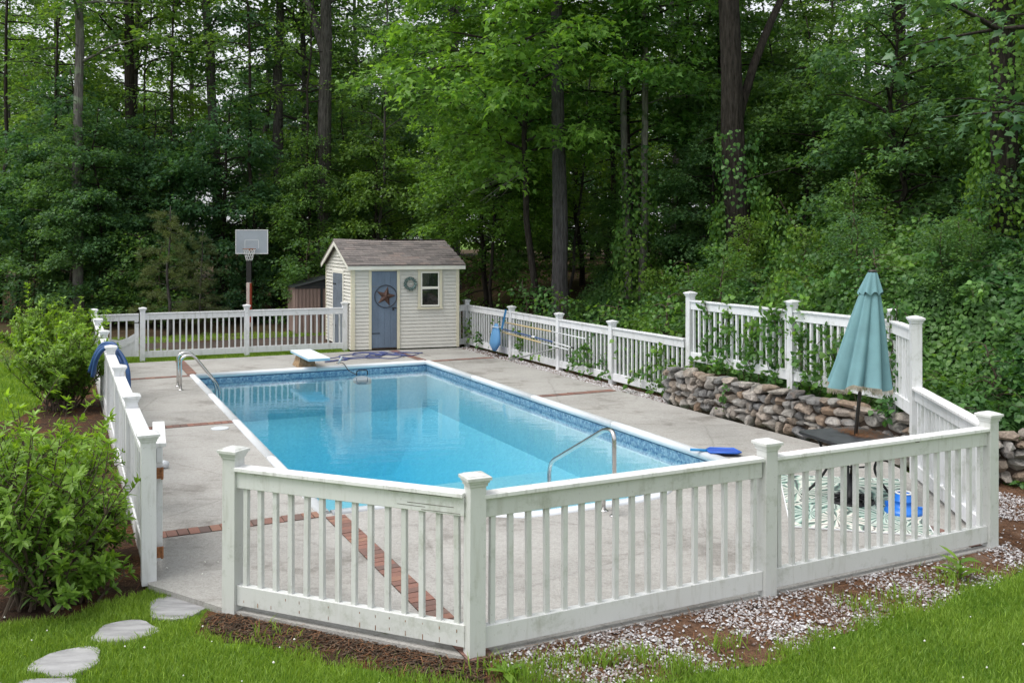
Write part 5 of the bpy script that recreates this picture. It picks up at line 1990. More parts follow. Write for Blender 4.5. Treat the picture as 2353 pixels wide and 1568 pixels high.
# ------------------------------------------------------------------ single trees one can point at
def big_trunk(seed, H, r0, lean, nl, base, RR, barkm, mat, tpl=KITE, fork=None, dead=5, lsize=.19, wob=.05, gap=.032):
    r_ = np.random.default_rng(seed)
    T = trunk_path(r_, H, lean, wob, 14)
    wood = MB()
    NS, NZ = 36, 60
    zz_ = np.linspace(0, H, NZ)
    tx, ty = np.interp(zz_, T[:, 2], T[:, 0]), np.interp(zz_, T[:, 2], T[:, 1])
    ph_ = r_.uniform(0, 6.28, 5)
    for i_ in range(NZ):
        t_ = i_ / (NZ - 1)
        rb_ = r0 * (1 + .3 * math.exp(-zz_[i_] * 1.6)) * (1 - .6 * t_)
        for j_ in range(NS):
            a_ = 2 * math.pi * j_ / NS
            k2 = 1 + .05 * math.sin(2 * a_ + ph_[0] + .5 * zz_[i_]) + .04 * math.sin(3 * a_ + ph_[1] - .8 * zz_[i_])
            k2 += (.055 if j_ % 3 else -.045) * (1 + .6 * math.sin(2.1 * zz_[i_] + j_ * 1.7 + ph_[2])) + r_.uniform(-.015, .015)
            wood.v.append((tx[i_] + rb_ * k2 * math.cos(a_), ty[i_] + rb_ * k2 * math.sin(a_), zz_[i_]))
    for i_ in range(NZ - 1):
        for j_ in range(NS):
            wood.f.append((i_ * NS + j_, i_ * NS + (j_ + 1) % NS, (i_ + 1) * NS + (j_ + 1) % NS, (i_ + 1) * NS + j_))
    limbs = []
    if fork:
        zf, az, L, rf_ = fork
        p0 = np.array([np.interp(zf, T[:, 2], T[:, 0]), np.interp(zf, T[:, 2], T[:, 1]), zf])
        P_ = limb_path(r_, p0, az, 1.25, L, 9, -.02, .05)
        wood.tube(P_, np.linspace(rf_, .05, 9), 10, False)
        limbs.append(P_[3:])
    for i in range(nl):
        z = H * (base + (1 - base) * (i + r_.uniform(0, 1)) / nl * .97)
        p0 = np.array([np.interp(z, T[:, 2], T[:, 0]), np.interp(z, T[:, 2], T[:, 1]), z])
        P_ = limb_path(r_, p0, i * 2.4 + r_.uniform(-.5, .5), r_.uniform(.05, .7), RR * r_.uniform(.5, 1.1))
        limbs.append(P_)
        wood.tube(P_, np.linspace(.05, .006, len(P_)), 5, False)
    for i in range(dead):
        z = r_.uniform(.10, base + .1) * H
        p0 = np.array([np.interp(z, T[:, 2], T[:, 0]), np.interp(z, T[:, 2], T[:, 1]), z])
        P_ = limb_path(r_, p0, r_.uniform(0, 6.28), r_.uniform(-.1, .4), r_.uniform(.6, 2.2), 6)
        wood.tube(P_, np.linspace(.022, .004, 6), 4, False)
    return wood.mesh('trunk', barkm, True), leaf_mesh('crown', mat, [sprays(r_, limbs, .30, 1.1, gap, lsize, tpl)])


def named_tree(xp, Y, label, seed, H, dia_px, lean_px, barkm, mat, **kw):
    r0 = dia_px * Y / 2130 / 2
    lean = (lean_px * Y / 2130 * H / 9.0, 0)
    x = px(xp, Y)
    kd = big_trunk(seed, H, r0, lean, kw.pop('nl', 22), kw.pop('base', .42), kw.pop('RR', 4.0), barkm, mat, **kw)
    return plant_tree('tree', kd, x, Y, 0, 1.0, label, None)


named_tree(183, 29.5, 'straight pale grey lichen-spotted tree trunk at the far left', 701, 20, 23, -6, M['bark_lichen'], M['leaf_mid'])
named_tree(332, 33, 'dark leaning tree trunk with side branches, right of the pale grey trunk', 702, 20, 26, -30, M['bark_dark'], M['leaf_mid'], dead=9)
named_tree(512, 34, 'tall grey-brown tree trunk above the basketball backboard to its left', 703, 21, 25, -30, M['bark_grey'], M['leaf_dark'])
named_tree(640, 35, 'forked grey tree trunk between the backboard and the shed', 704, 20, 26, -4, M['bark_grey'], M['leaf_dark'], fork=(.8, 2.5, 6, .14))
named_tree(745, 32, 'thick forked brown tree trunk rising above the shed roof', 705, 21, 34, 4, M['bark_grey'], M['leaf_mid'], fork=(9.0, 2.6, 7, .16), base=.5)
named_tree(1048, 36, 'slim grey tree trunk right of the shed roof ridge', 706, 20, 20, -6, M['bark_grey'], M['leaf_dark'])
named_tree(1292, 23.6, 'straight bare pine trunk standing right behind the right fence', 707, 19, 35, -10, M['bark_pine'], M['leaf_dark'], base=.62, dead=4, wob=.02)
named_tree(1440, 24.5, 'left one of two pale slender vine-clad trunks behind the right fence', 708, 17, 17, 0, M['bark_pale'], M['leaf_mid'], base=.6, wob=.03)
named_tree(1477, 24.0, 'right one of two pale slender vine-clad trunks behind the right fence', 709, 17, 18, 6, M['bark_pale'], M['leaf_mid'], base=.6, wob=.03)
named_tree(1712, 21.5, 'massive dark furrowed tree trunk rising behind the raised fence', 710, 20, 57, -42, M['bark_dark'], M['leaf_mid'], fork=(4.2, .6, 8, .12), base=.66, dead=3, wob=.03, nl=14)
named_tree(2308, 16.5, 'broad dark vine-covered tree trunk at the right edge', 711, 16, 62, 0, M['bark_dark'], M['leaf_dark'], base=.55, dead=6, nl=14)
named_tree(2072, 24.5, 'left trunk of a dark pair deep behind the vine bank', 712, 17, 22, -4, M['bark_dark'], M['leaf_mid'], base=.5)
named_tree(2096, 25.0, 'right leaning trunk of a dark pair deep behind the vine bank', 713, 17, 26, -22, M['bark_dark'], M['leaf_mid'], base=.5)
plant_tree('maple_tree', K['maple0'], px(1222, 24.5), 24.5, 2.1, 1.06, 'bright green maple with layered leafy boughs in the middle of the wood edge')
plant_tree('maple_tree', K['maple1'], px(1445, 25.5), 25.5, .6, 1.0, 'green maple hanging over the right fence, right of the bright maple')
plant_tree('maple_tree', K['maple1'], px(1130, 27.5), 27.5, 3.6, .62, 'young maple growing close behind the right end of the shed')
plant_tree('maple_tree', K['near_maple'], 9.9, 13.2, 1.0, 1.0, 'large-leaved maple whose boughs reach in at the top right corner')
plant_tree('pine_sapling', K['pine'], px(392, 27.5), 27.5, .4, 1.0, 'soft yellowish young pine behind the far left fence')
plant_tree('pine_sapling', K['pine'], px(455, 29.0), 29.0, 2.2, .8, 'smaller yellowish young pine left of the basketball pole')

K['slender'] = tree_kind(550, 15, .075, .45, 2.0, 18, .15, KITE, M['leaf_mid'], M['bark_dark'], 'round', .3, .8, .05, el=(.1, .8), dead=8, wob=.09)
K['slender2'] = tree_kind(551, 13, .06, .38, 1.9, 18, .15, LOBED, M['leaf_dark'], M['bark_grey'], 'round', .3, .8, .05, el=(.1, .8), dead=9, wob=.11, lean=(1.2, 0))
# background wood: rows of understorey and canopy trees ----------------------------------
r_ = np.random.default_rng(77)
UL = 'dense leafy understorey tree in the green wall behind the pool'
TL = 'tall dark-trunked canopy tree deep in the woods behind'
SL = 'low leafy sapling at the foot of the woods'


ORD = ['', 'second ', 'third ', 'fourth ', 'fifth ', 'sixth ', 'seventh ', 'eighth ', 'ninth ', 'tenth ', 'eleventh ', 'twelfth ', 'thirteenth ', 'fourteenth ', 'fifteenth ', 'sixteenth ', 'seventeenth ', 'eighteenth ', 'nineteenth ', 'twentieth ']


def row_of(kinds, name, what, row, group, Y, x0, x1, step, sc, jit=.35, yj=1.2):
    """trees in a row; each label says its place along that row"""
    spots = []
    x = x0
    while x < x1:
        spots.append((x + r_.uniform(-jit, jit) * step, Y + r_.uniform(-yj, yj), kinds[r_.integers(len(kinds))], r_.uniform(0, 6.28), r_.uniform(*sc)))
        x += step
    spots = [q for q in spots if abs(q[0] / q[1]) < .62]
    spots.sort(key=lambda q: q[0] / q[1])
    spots = [(q[0], q[1] + 1.8, *q[2:]) if abs(q[0] - px(570, q[1])) < 1.7 and q[1] < 31.4 else q for q in spots]     # keep the hoop clear
    n = len(spots)
    for i, (xx, yy, kk, rz, s_) in enumerate(spots):
        k_, side = (i, 'left') if i < (n + 1) // 2 else (n - 1 - i, 'right')
        place = ORD[k_] + 'from the ' + side if k_ else side + 'most'
        plant_tree(name, K[kk], xx, yy, rz, s_, '%s, %s in the %s' % (what, place, row), group)


UN = ['under0', 'under1', 'under2', 'under3']
TA = ['tall0', 'tall1', 'tall2', 'tall3']
UW, TW, SW_, PW2 = 'leafy understorey tree', 'tall canopy tree', 'low leafy sapling', 'slender dark-stemmed tree'
UG, TG = 'understorey trees', 'canopy trees'
row_of(['sap0', 'sap1'], 'sapling', SW_, 'row behind the back fence', 'saplings at the wood edge', 30.0, -20, -3, 1.9, (.75, 1.15))
row_of(['sap0', 'sap1'], 'sapling', SW_, 'row behind the right fence', 'saplings at the wood edge', 28.5, 2.6, 13.5, 2.4, (.6, 1.0))
row_of(UN, 'understorey_tree', UW, 'front row left of the shed', UG, 30.6, -20, -4.6, 2.6, (.45, .75))
row_of(UN, 'understorey_tree', UW, 'second row left of the shed', UG, 33.0, -21, -1, 2.9, (.75, 1.05))
row_of(UN, 'understorey_tree', UW, 'front row right of the shed', UG, 30.5, -.5, 3.0, 2.6, (.75, 1.0))
row_of(UN, 'understorey_tree', UW, 'row above the vine bank', UG, 26.0, 5.8, 15.5, 2.9, (.75, 1.0))
row_of(UN, 'understorey_tree', UW, 'third row of the woods', UG, 39.0, -25, 25, 4.8, (.85, 1.1))
row_of(UN, 'understorey_tree', UW, 'fourth row of the woods', UG, 48.0, -32, 32, 4.6, (1.1, 1.4))
row_of(UN, 'understorey_tree', UW, 'last row of the woods', UG, 62.0, -40, 40, 4.6, (1.5, 2.0))
row_of(TA, 'canopy_tree', TW, 'nearest row of tall trees', TG, 36.5, -23, 22, 7.4, (.8, 1.0))
row_of(TA, 'canopy_tree', TW, 'middle row of tall trees', TG, 45.0, -28, 28, 7.0, (.85, 1.1))
row_of(TA, 'canopy_tree', TW, 'farthest row of tall trees', TG, 56.0, -36, 36, 8.0, (.9, 1.15))
row_of(['slender', 'slender2'], 'slender_tree', PW2, 'woods left of the shed', 'slender trees', 31.6, -17.5, -3.2, 2.1, (.8, 1.15))
row_of(['slender', 'slender2'], 'slender_tree', PW2, 'shade behind the right fence', 'slender trees', 28.0, 1.6, 12.0, 1.7, (.75, 1.1), yj=2.2)
BANK_L = ['leafy tree on the bank right of the massive dark trunk', 'leafy tree high on the bank left of the right edge trunk', 'small leafy tree half way up the vine bank', 'leafy tree at the right edge behind the large-leaved maple',
          'small leafy tree close behind the massive dark trunk', 'small tree between the pale trunks and the massive trunk', 'small tree deep right of the massive dark trunk', 'low tree in the middle of the bank, behind the umbrella',
          'low tree just right of the straight pine trunk', 'low tree at the right edge below the large-leaved maple']
for n_, (xx, yy, s_, kk) in enumerate(((8.2, 19.5, .85, 'under1'), (11.5, 20.5, .95, 'under2'), (10.2, 17.5, .7, 'under0'), (13.0, 16.5, .9, 'under3'), (6.9, 22.5, .7, 'under3'), (5.2, 23.5, .6, 'under1'), (7.9, 24.0, .65, 'under2'), (9.3, 22.0, .6, 'under0'), (3.6, 26.5, .55, 'under0'), (12.2, 14.5, .6, 'under1'))):
    plant_tree('understorey_tree', K[kk], xx, yy, r_.uniform(0, 6.28), s_, BANK_L[n_], 'understorey trees')

# dead branch hanging left of the pine trunk
dbr = empty('dead_branch', (px(1215, 25), 25, 2.8 + (550 - 385) * 25 / 2130), 0, 'bare pale dead branch hanging left of the straight pine trunk', 'branch')
rr = np.random.default_rng(5)
for i in range(9):
    e_ = Vector((px(1215 - rr.uniform(60, 155), 25) - px(1215, 25), rr.uniform(-.5, .5), -(rr.uniform(20, 85)) * 25 / 2130))
    mid = e_ * .5 + Vector((0, 0, rr.uniform(.02, .12)))
    MB().tube(spline([(0.05, 0, 0), mid, e_], 5), .010 if i < 2 else .005, 4).build('twig', M['dead_twig'], dbr)

# ------------------------------------------------------------------ vine-covered bank on the right
def bank_surface(x, y):
    a, b = toab(x, y)
    m = .42 + .42 * np.sin(x * 1.1 + 1.0) * np.sin(y * .9 + .4) + .26 * np.sin(x * 2.3 + y * 1.7) + .16 * np.sin(4.1 * x - 2.9 * y) * np.sin(3.3 * y + x)
    m = m * smooth((a - 7.45) / .8) + .8 * smooth((a - 8.4) / 2.5) * smooth((b + 3.5) / 2.5)
    m = m * (1.0 - .35 * smooth((b - 7.0) / 4.0))
    return hf(x, y) + np.maximum(m, .02)


rr = np.random.default_rng(21)
n = 150000
a = 7.50 + 9.0 * rr.uniform(0, 1, n) ** 1.35
b = rr.uniform(-3.6, 13.5, n)
a[:34000] = rr.uniform(7.5, 12.0, 34000)
b[:34000] = rr.uniform(-3.0, 3.5, 34000)
x = NLX + a * VX - b * VY
y = NLY + a * VY + b * VX
ok = (y > 8.8) & (np.abs(x / y) < .80)
x, y = x[ok], y[ok]
n = len(x)
e = .05
z = bank_surface(x, y)
gxx = (bank_surface(x + e, y) - z) / e
gyy = (bank_surface(x, y + e) - z) / e
nor = unit(np.stack([-gxx * .8, -gyy * .8 - .25, np.ones(n)], 1) + rr.normal(0, .38, (n, 3)))
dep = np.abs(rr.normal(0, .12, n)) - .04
pos = np.stack([x, y, z - dep], 1)
drs = rr.normal(0, 1, (n, 3)) + np.array([0, -.4, -.7])
size = rr.uniform(.045, .10, n) * (1 + .015 * (y - 10)) * (1 + .45 * np.sin(x * .8 + 2 * np.sin(y * .6)) * np.sin(y * 1.1 + 1))
patch = .5 + .35 * np.sin(x * 1.9 + y * .7) * np.sin(y * 1.3 - x * .5)
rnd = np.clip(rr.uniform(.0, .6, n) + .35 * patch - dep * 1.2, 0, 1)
bank_parts = [leaf_arrays(pos, drs, nor, size, HEART4, rr, rnd)]
# arching shoots
shoots = []
for i in range(300):
    a_ = rr.uniform(7.6, 12.5)
    b_ = rr.uniform(-3.0, 11.5)
    p = W(a_, b_)
    if p.y < 9.5 or abs(p.x / p.y) > .75:
        continue
    z0 = float(bank_surface(np.array([p.x]), np.array([p.y]))[0]) - .1
    shoots.append(limb_path(rr, (p.x, p.y, z0), rr.uniform(2.6, 5.6), rr.uniform(.5, 1.4), rr.uniform(.5, 1.3), 7, -.9, .15))
bank_parts.append(sprays(rr, shoots, .07, .16, .05, .085, HEART, .6, .3, .025, .1))
vb = props(link('vine_thicket', leaf_mesh('vine_thicket', M['leaf_vine'], bank_parts)), 'thicket of green vines covering the bank behind the raised fence', 'vines', kind='stuff')
sm = MB()
for P_ in shoots:
    sm.tube(P_, np.linspace(.006, .002, len(P_)), 4, False)
st_o = sm.build('vine_stems', M['twig'], vb)
props(st_o, kind='stuff')
# dark core so the earth does not show through
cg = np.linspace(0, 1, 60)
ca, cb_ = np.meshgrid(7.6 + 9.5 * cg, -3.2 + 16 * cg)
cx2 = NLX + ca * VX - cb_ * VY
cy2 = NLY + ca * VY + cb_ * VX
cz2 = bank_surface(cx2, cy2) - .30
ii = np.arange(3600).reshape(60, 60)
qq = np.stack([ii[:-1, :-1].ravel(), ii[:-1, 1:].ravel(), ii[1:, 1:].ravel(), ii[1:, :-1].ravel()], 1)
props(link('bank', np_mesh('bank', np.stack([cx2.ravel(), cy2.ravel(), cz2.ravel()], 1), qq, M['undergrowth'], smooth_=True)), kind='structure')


def climbing(name, label, paths, leaf, gap, seed, mat='leaf_vine', spread=.05, twig=.16):
    r2 = np.random.default_rng(seed)
    root_p = paths[0][0]
    root = empty(name, tuple(root_p), 0, label, 'vine')
    P2 = [np.array(p) - np.array(root_p) for p in paths]
    sm_ = MB()
    for P_ in P2:
        sm_.tube(P_, .005, 4, False)
    sm_.build('stem', M['twig'], root)
    V, F, q_ = sprays(r2, P2, .05, twig, gap, leaf, HEART, 1.2, .5, spread, .0)
    link('leaves', leaf_mesh('leaves', M[mat], [(V, F, q_)]), root)
    return root


def vine_on(a_fn, b0, z0, z1, r2, wander=.25):
    """a stem climbing a fence at b0 from z0 to z1"""
    pts = []
    b = b0
    for t in np.linspace(0, 1, 8):
        pts.append(tuple(W(a_fn + r2.uniform(-.06, .06), b, z0 + (z1 - z0) * t)))
        b += r2.normal(0, wander / 4)
    return pts


r2 = np.random.default_rng(31)
climbing('climbing_vine', 'leafy vine threading the left half of the raised fence', [vine_on(7.30, b_, .55, z_, r2) for b_, z_ in ((3.2, 1.75), (2.95, 1.9), (2.35, 1.55), (2.2, 1.75), (1.9, 1.6), (1.65, 1.8), (1.45, 1.7), (2.6, 1.4), (2.05, 1.35))], .085, .034, 1)
climbing('climbing_vine', 'thick leafy vine smothering the raised fence behind the umbrella', [vine_on(7.27, b_, .6, z_, r2) for b_, z_ in ((.95, 1.6), (.8, 1.5), (.6, 1.55), (.45, 1.45), (.25, 1.5), (.1, 1.45), (-.1, 1.4), (-.3, 1.5), (-.5, 1.45))], .09, .030, 2)
climbing('climbing_vine', 'vine twined round the corner post right of the umbrella', [vine_on(7.18, b_, .6, z_, r2, .15) for b_, z_ in ((-.85, 2.0), (-1.0, 1.9), (-1.2, 1.6), (-.78, 2.05))], .08, .034, 3)
climbing('climbing_vine', 'vine crowning the middle post of the raised fence', [vine_on(7.32, b_, 1.3, z_, r2, .2) for b_, z_ in ((1.2, 2.25), (1.35, 2.05), (1.05, 1.95), (1.5, 2.1))], .075, .036, 4)
climbing('climbing_vine', 'vine tangle at the near end of the right fence', [vine_on(7.27, b_, .05, z_, r2) for b_, z_ in ((4.7, .8), (4.4, .95), (4.15, .7))], .08, .036, 5)
climbing('climbing_vine', 'vine hanging on the right fence below the white pole end', [vine_on(7.26, b_, .1, z_, r2) for b_, z_ in ((6.9, .85), (6.75, .6), (7.4, .45), (7.55, .4), (6.5, .5))], .08, .040, 6)
climbing('climbing_vine', 'small vine in the right fence beside the shed', [vine_on(7.25, b_, .1, z_, r2) for b_, z_ in ((13.25, .9), (13.0, .8), (12.6, .4))], .085, .045, 7)
climbing('climbing_vine', 'sparse vine on the right fence behind the pole ends near the second post', [vine_on(7.25, b_, .1, z_, r2) for b_, z_ in ((10.2, .7), (10.05, .5))], .085, .045, 17)
climbing('climbing_vine', 'little vine growing up through the joints of the stone wall', [[tuple(W(6.86, 2.2 + .03 * math.sin(t), .1 + .12 * t)) for t in range(5)]], .06, .05, 8, spread=.03, twig=.08)


def trunk_vine(label, xp, Y, r0, z0, z1, seed, leaf=.11, lean_px=0, n=2600):
    r2 = np.random.default_rng(seed)
    x0 = px(xp, Y)
    zt_ = float(hf(x0, Y))
    root = empty('climbing_vine', (x0, Y, zt_), 0, label, 'vine')
    z = z0 + (z1 - z0) * r2.uniform(0, 1, n) ** 1.3
    a = r2.uniform(0, 2 * np.pi, n)
    ph = r2.uniform(0, 6.28, 4)
    bump_ = .5 + .5 * np.sin(2.1 * z + ph[0] + 1.3 * np.sin(a + ph[1])) * np.sin(1.7 * a + .9 * z + ph[2])
    ok_ = r2.uniform(0, 1, n) < (.12 + 1.1 * bump_ ** 1.4) * np.clip(1.25 - z / z1, .15, 1)
    z, a, bump_ = z[ok_], a[ok_], bump_[ok_]
    n = len(z)
    rad = r0 * (.45 + .2 * (1 - z / 18) + .75 * bump_ * (1.1 - .6 * z / z1)) + np.abs(r2.normal(.0, .10, n))
    xo = lean_px * Y / 2130 * z / 9.0
    pos = np.stack([xo + rad * np.cos(a), rad * np.sin(a), z], 1)
    nor = np.stack([np.cos(a), np.sin(a), np.full(n, .5)], 1) + r2.normal(0, .35, (n, 3))
    d = np.stack([r2.normal(0, .5, n), r2.normal(0, .5, n), -np.ones(n)], 1)
    link('leaves', leaf_mesh('leaves', M['leaf_vine'], [leaf_arrays(pos, d, nor, leaf * r2.uniform(.5, 1.1, n), HEART4, r2)]), root)
    MB().tube([(xo_ * 0 + (r0 + .01) * math.cos(t * 2), (r0 + .01) * math.sin(t * 2) , z0 + (z1 - z0) * t) for xo_, t in [(0, q / 12) for q in range(13)]], .015, 5).build('stem', M['twig'], root)
    return root


trunk_vine('vines climbing the pair of pale slender trunks', 1462, 23.9, .5, .2, 4.6, 41, .11, 0, 6500)
trunk_vine('vines wrapped round the foot of the massive dark trunk', 1716, 21.2, .5, .2, 4.4, 42, .11, -42, 8500)
trunk_vine('vines wrapped up the broad dark trunk at the right edge', 2308, 16.3, .42, .2, 7.5, 43, .095, 0, 10000)
trunk_vine('mound of hanging vine right of the massive dark trunk', 1850, 19.5, .85, .2, 2.9, 44, .10, 0, 9000)

# leafy bush behind the right fence
K['fence_bush'] = tree_kind(520, 1.9, .03, .05, 1.15, 20, .10, HEART, M['leaf_vine'], M['twig'], 'wide_low', .12, .4, .045, el=(.3, 1.1), wob=.05, ns=6, curve=-.8)
for i, (aa, bb, s_, lab_) in enumerate(((8.2, 11.6, .95, 'arching vine bush behind the right fence beside the shed'), (8.1, 9.6, .9, 'leafy bush behind the blue net on the right fence'), (8.0, 7.4, .85, 'leafy bush in front of the pine trunk foot behind the right fence'), (8.0, 5.4, .95, 'leafy bush beside the tall left post of the raised fence'))):
    p = W(aa, bb)
    o = plant_tree('bush', K['fence_bush'], p.x, p.y, i * 1.7, s_, lab_)
    o['category'] = 'bush'
r_ = np.random.default_rng(123)
bushes_ = []
for i in range(26):
    aa, bb = r_.uniform(8.6, 13.5), r_.uniform(-1.5, 9.5)
    p = W(aa, bb)
    if p.y < 11.5 or p.x / p.y > .68:
        continue
    bushes_.append((p.x / p.y, p))
bushes_.sort(key=lambda q: q[0])
for i, (_, p) in enumerate(bushes_):
    kk = ('fence_bush', 'sap0', 'sap1')[r_.integers(3)]
    k_, side = (i, 'left') if i < (len(bushes_) + 1) // 2 else (len(bushes_) - 1 - i, 'right')
    o = plant_tree('bush', K[kk], p.x, p.y, r_.uniform(0, 6.28), r_.uniform(.45, .85) * (1.0 if kk == 'fence_bush' else .75), 'loose leafy bush, %s on the vine-covered bank' % ((ORD[k_] + 'from the ' + side) if k_ else side + 'most'), 'bushes on the vine bank', z=float(bank_surface(np.array([p.x]), np.array([p.y]))[0]) - .35)
    o['category'] = 'bush'

# ------------------------------------------------------------------ shrubs along the left fence
def shrub(label, x, y, H, Rr, nst, leaf, seed, gap=.028, lean=0.0):
    r2 = np.random.default_rng(seed)
    root = empty('shrub', (x, y, -.05), 0, label, 'shrub')
    wood = MB()
    stems = []
    for i in range(nst):
        az = r2.uniform(0, 6.28)
        sp = r2.uniform(.05, .95) ** .7
        L = H * r2.uniform(.75, 1.08) * (1.05 - .25 * sp)
        el = 1.5 - sp * math.atan2(Rr, H * .75)
        P_ = limb_path(r2, (r2.normal(0, .10), r2.normal(0, .10), 0), az, el, L, 8, .03, .10)
        stems.append(P_)
        wood.tube(P_, np.linspace(.014, .003, 8), 5, False)
        for q_ in range(4):
            j = r2.integers(2, 7)
            P2 = limb_path(r2, P_[j], az + r2.uniform(-2.2, 2.2), r2.uniform(.4, 1.3), L * r2.uniform(.22, .42), 5, .1, .12)
            stems.append(P2)
            wood.tube(P2, np.linspace(.007, .002, 5), 4, False)
    wood.build('stems', M['twig'], root)
    # whorls of upright lance leaves along every stem
    st, dr, w = [], [], []
    for P_ in stems:
        seg = np.diff(P_, axis=0)
        k_ = len(seg)
        L = np.linalg.norm(seg, axis=1).sum()
        nn = int(L / gap)
        t = np.concatenate([r2.uniform(.18, 1, nn), np.full(7, .99)]) * k_
        j = np.minimum(t.astype(int), k_ - 1)
        st.append(P_[j] + seg[j] * (t - j)[:, None])
        dr.append(unit(seg[j]))
        w.append(t / k_)
    st, dr, w = np.concatenate(st), np.concatenate(dr), np.concatenate(w)
    n = len(st)
    out_ = r2.normal(0, 1, (n, 3))
    out_ = unit(out_ - dr * np.sum(out_ * dr, 1, keepdims=True))
    d = unit(dr * r2.uniform(.2, 1.0, n)[:, None] + out_)
    nor = unit(dr - .3 * out_ + r2.normal(0, .3, (n, 3)))
    nor[:, 2] += .5
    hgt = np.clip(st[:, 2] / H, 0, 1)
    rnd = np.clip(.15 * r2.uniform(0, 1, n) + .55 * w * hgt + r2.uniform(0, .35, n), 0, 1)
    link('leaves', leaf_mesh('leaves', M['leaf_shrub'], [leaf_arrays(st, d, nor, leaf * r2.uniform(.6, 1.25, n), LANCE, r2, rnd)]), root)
    return root


def shrub_at(label, xp, ybase, **kw):
    Y = 2130 * 2.85 / (ybase - 550)
    return shrub(label, px(xp, Y), Y, **kw)


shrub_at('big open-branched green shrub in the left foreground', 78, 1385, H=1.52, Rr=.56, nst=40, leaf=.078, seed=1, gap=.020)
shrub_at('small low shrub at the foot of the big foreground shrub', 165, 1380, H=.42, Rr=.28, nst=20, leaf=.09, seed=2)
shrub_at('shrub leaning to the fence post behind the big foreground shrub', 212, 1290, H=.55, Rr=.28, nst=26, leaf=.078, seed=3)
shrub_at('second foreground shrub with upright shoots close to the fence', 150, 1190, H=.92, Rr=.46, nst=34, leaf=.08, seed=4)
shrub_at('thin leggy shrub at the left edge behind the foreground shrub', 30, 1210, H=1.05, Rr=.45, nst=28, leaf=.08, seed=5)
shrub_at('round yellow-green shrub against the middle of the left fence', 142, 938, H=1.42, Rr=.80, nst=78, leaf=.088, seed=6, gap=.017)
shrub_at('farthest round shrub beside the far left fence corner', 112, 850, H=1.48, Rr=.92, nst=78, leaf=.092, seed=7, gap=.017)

# ------------------------------------------------------------------ lawn, mulch litter, gravel
from mathutils import geometry as _geo


def inside(poly, x, y):
    """vectorised point in polygon"""
    c_ = np.zeros(len(x), bool)
    n = len(poly)
    for i in range(n):
        x0, y0 = poly[i]
        x1, y1 = poly[(i + 1) % n]
        hit = ((y0 > y) != (y1 > y)) & (x < (x1 - x0) * (y - y0) / (y1 - y0 + 1e-12) + x0)
        c_ ^= hit
    return c_


deck_poly = [wab(a, b) for a, b in deck_out]


def flag_mask(x, y):
    m = np.zeros(len(x), bool)
    for (xx, yy, hw_, _) in flags:
        Y = 2130 * 2.82 / (yy - 550)
        X = (xx - 1176) * Y / 2130
        s_ = hw_ * Y / 2130 * .87
        m |= ((x - X) ** 2 + (y - Y) ** 2) < s_ ** 2
    return m


def sample(r2, n, x0, x1, y0, y1, dens):
    """points in the view wedge, thinned by dens(x, y)"""
    y = r2.uniform(y0, y1, n)
    x = r2.uniform(x0, x1, n)
    ok_ = (np.abs(x / y) < .80) & (r2.uniform(0, 1, n) < dens(x, y) * np.where(np.abs(x / y) < .60, 1.0, .6))
    return x[ok_], y[ok_]


def blades(r2, x, y, z, h, w, lean):
    n = len(x)
    an = r2.uniform(0, 2 * np.pi, n)
    le = np.abs(r2.normal(0, lean, n))
    az = r2.uniform(0, 2 * np.pi, n)
    side = np.stack([np.cos(an), np.sin(an), np.zeros(n)], 1) * (w / 2)[:, None]
    tip = np.stack([np.cos(az) * le, np.sin(az) * le, np.ones(n)], 1) * h[:, None]
    mid = np.stack([np.cos(az) * le * .35, np.sin(az) * le * .35, np.full(n, .58)], 1) * h[:, None]
    p = np.stack([x, y, z], 1)
    V = np.stack([p - side, p + side, p + mid + side * .75, p + mid - side * .75, p + tip], 1).reshape(-1, 3)
    o = (np.arange(n) * 5)[:, None]
    F = np.concatenate([o + np.array([[0, 1, 2]]), o + np.array([[0, 2, 3]]), o + np.array([[3, 2, 4]])], 0)
    return V, F


def grass_patch(name, label, seed, n, box, dens, hh, ww, zz=-.07):
    r2 = np.random.default_rng(seed)
    x, y = sample(r2, n, *box, dens)
    ok_ = ~(inside(deck_poly, x, y) | flag_mask(x, y))
    x, y = x[ok_], y[ok_]
    k_ = len(x)
    tuft = .5 + .5 * np.sin(x * 5.1 + 1.7 * np.sin(y * 3.3)) * np.sin(y * 6.3 + 1.1 * np.sin(x * 4.2))
    h = r2.uniform(hh[0], hh[1], k_) * (.7 + .6 * tuft)
    V, F = blades(r2, x, y, np.full(k_, zz), h, r2.uniform(ww[0], ww[1], k_), .55)
    big = .5 + .5 * np.sin(x * 1.3 + 2 * np.sin(y * 1.7)) * np.sin(y * 2.3 + x * .8)
    rnd = np.clip(r2.uniform(0, .6, k_) + .25 * big + .2 * tuft - .05, 0, 1)
    dry = r2.uniform(0, 1, k_) < .02
    rnd[dry] = 1.0
    o = link(name, np_mesh(name, V, F, M['grass'], np.tile(rnd, 3)))
    return props(o, label, 'grass', kind='stuff')


edge_x = np.array([p[0] for p in LAWN_EDGE])
edge_y = np.array([p[1] for p in LAWN_EDGE])


def dens_front(x, y):
    wob = .07 * np.sin(x * 7) + .05 * np.sin(x * 17 + 1)
    lim = np.interp(x, edge_x, edge_y) + wob
    right = np.where(x > -2.3, 1 / (1 + np.exp((y - lim + .05) * 17)), 0.0)
    gate = (x <= -2.3) & ~inside(mulch_left, x, y)
    return np.maximum(right, np.where(gate, 1.0, 0.0)) * np.clip((10.0 - y) / 2.5, .16, 1) * np.where(y < 5.5, .6, 1)


grass_patch('front_lawn', 'green lawn in the foreground before the fence', 51, 1000000, (-6.6, 8.6, 4.8, 10.6), dens_front, (.030, .065), (.0045, .008))


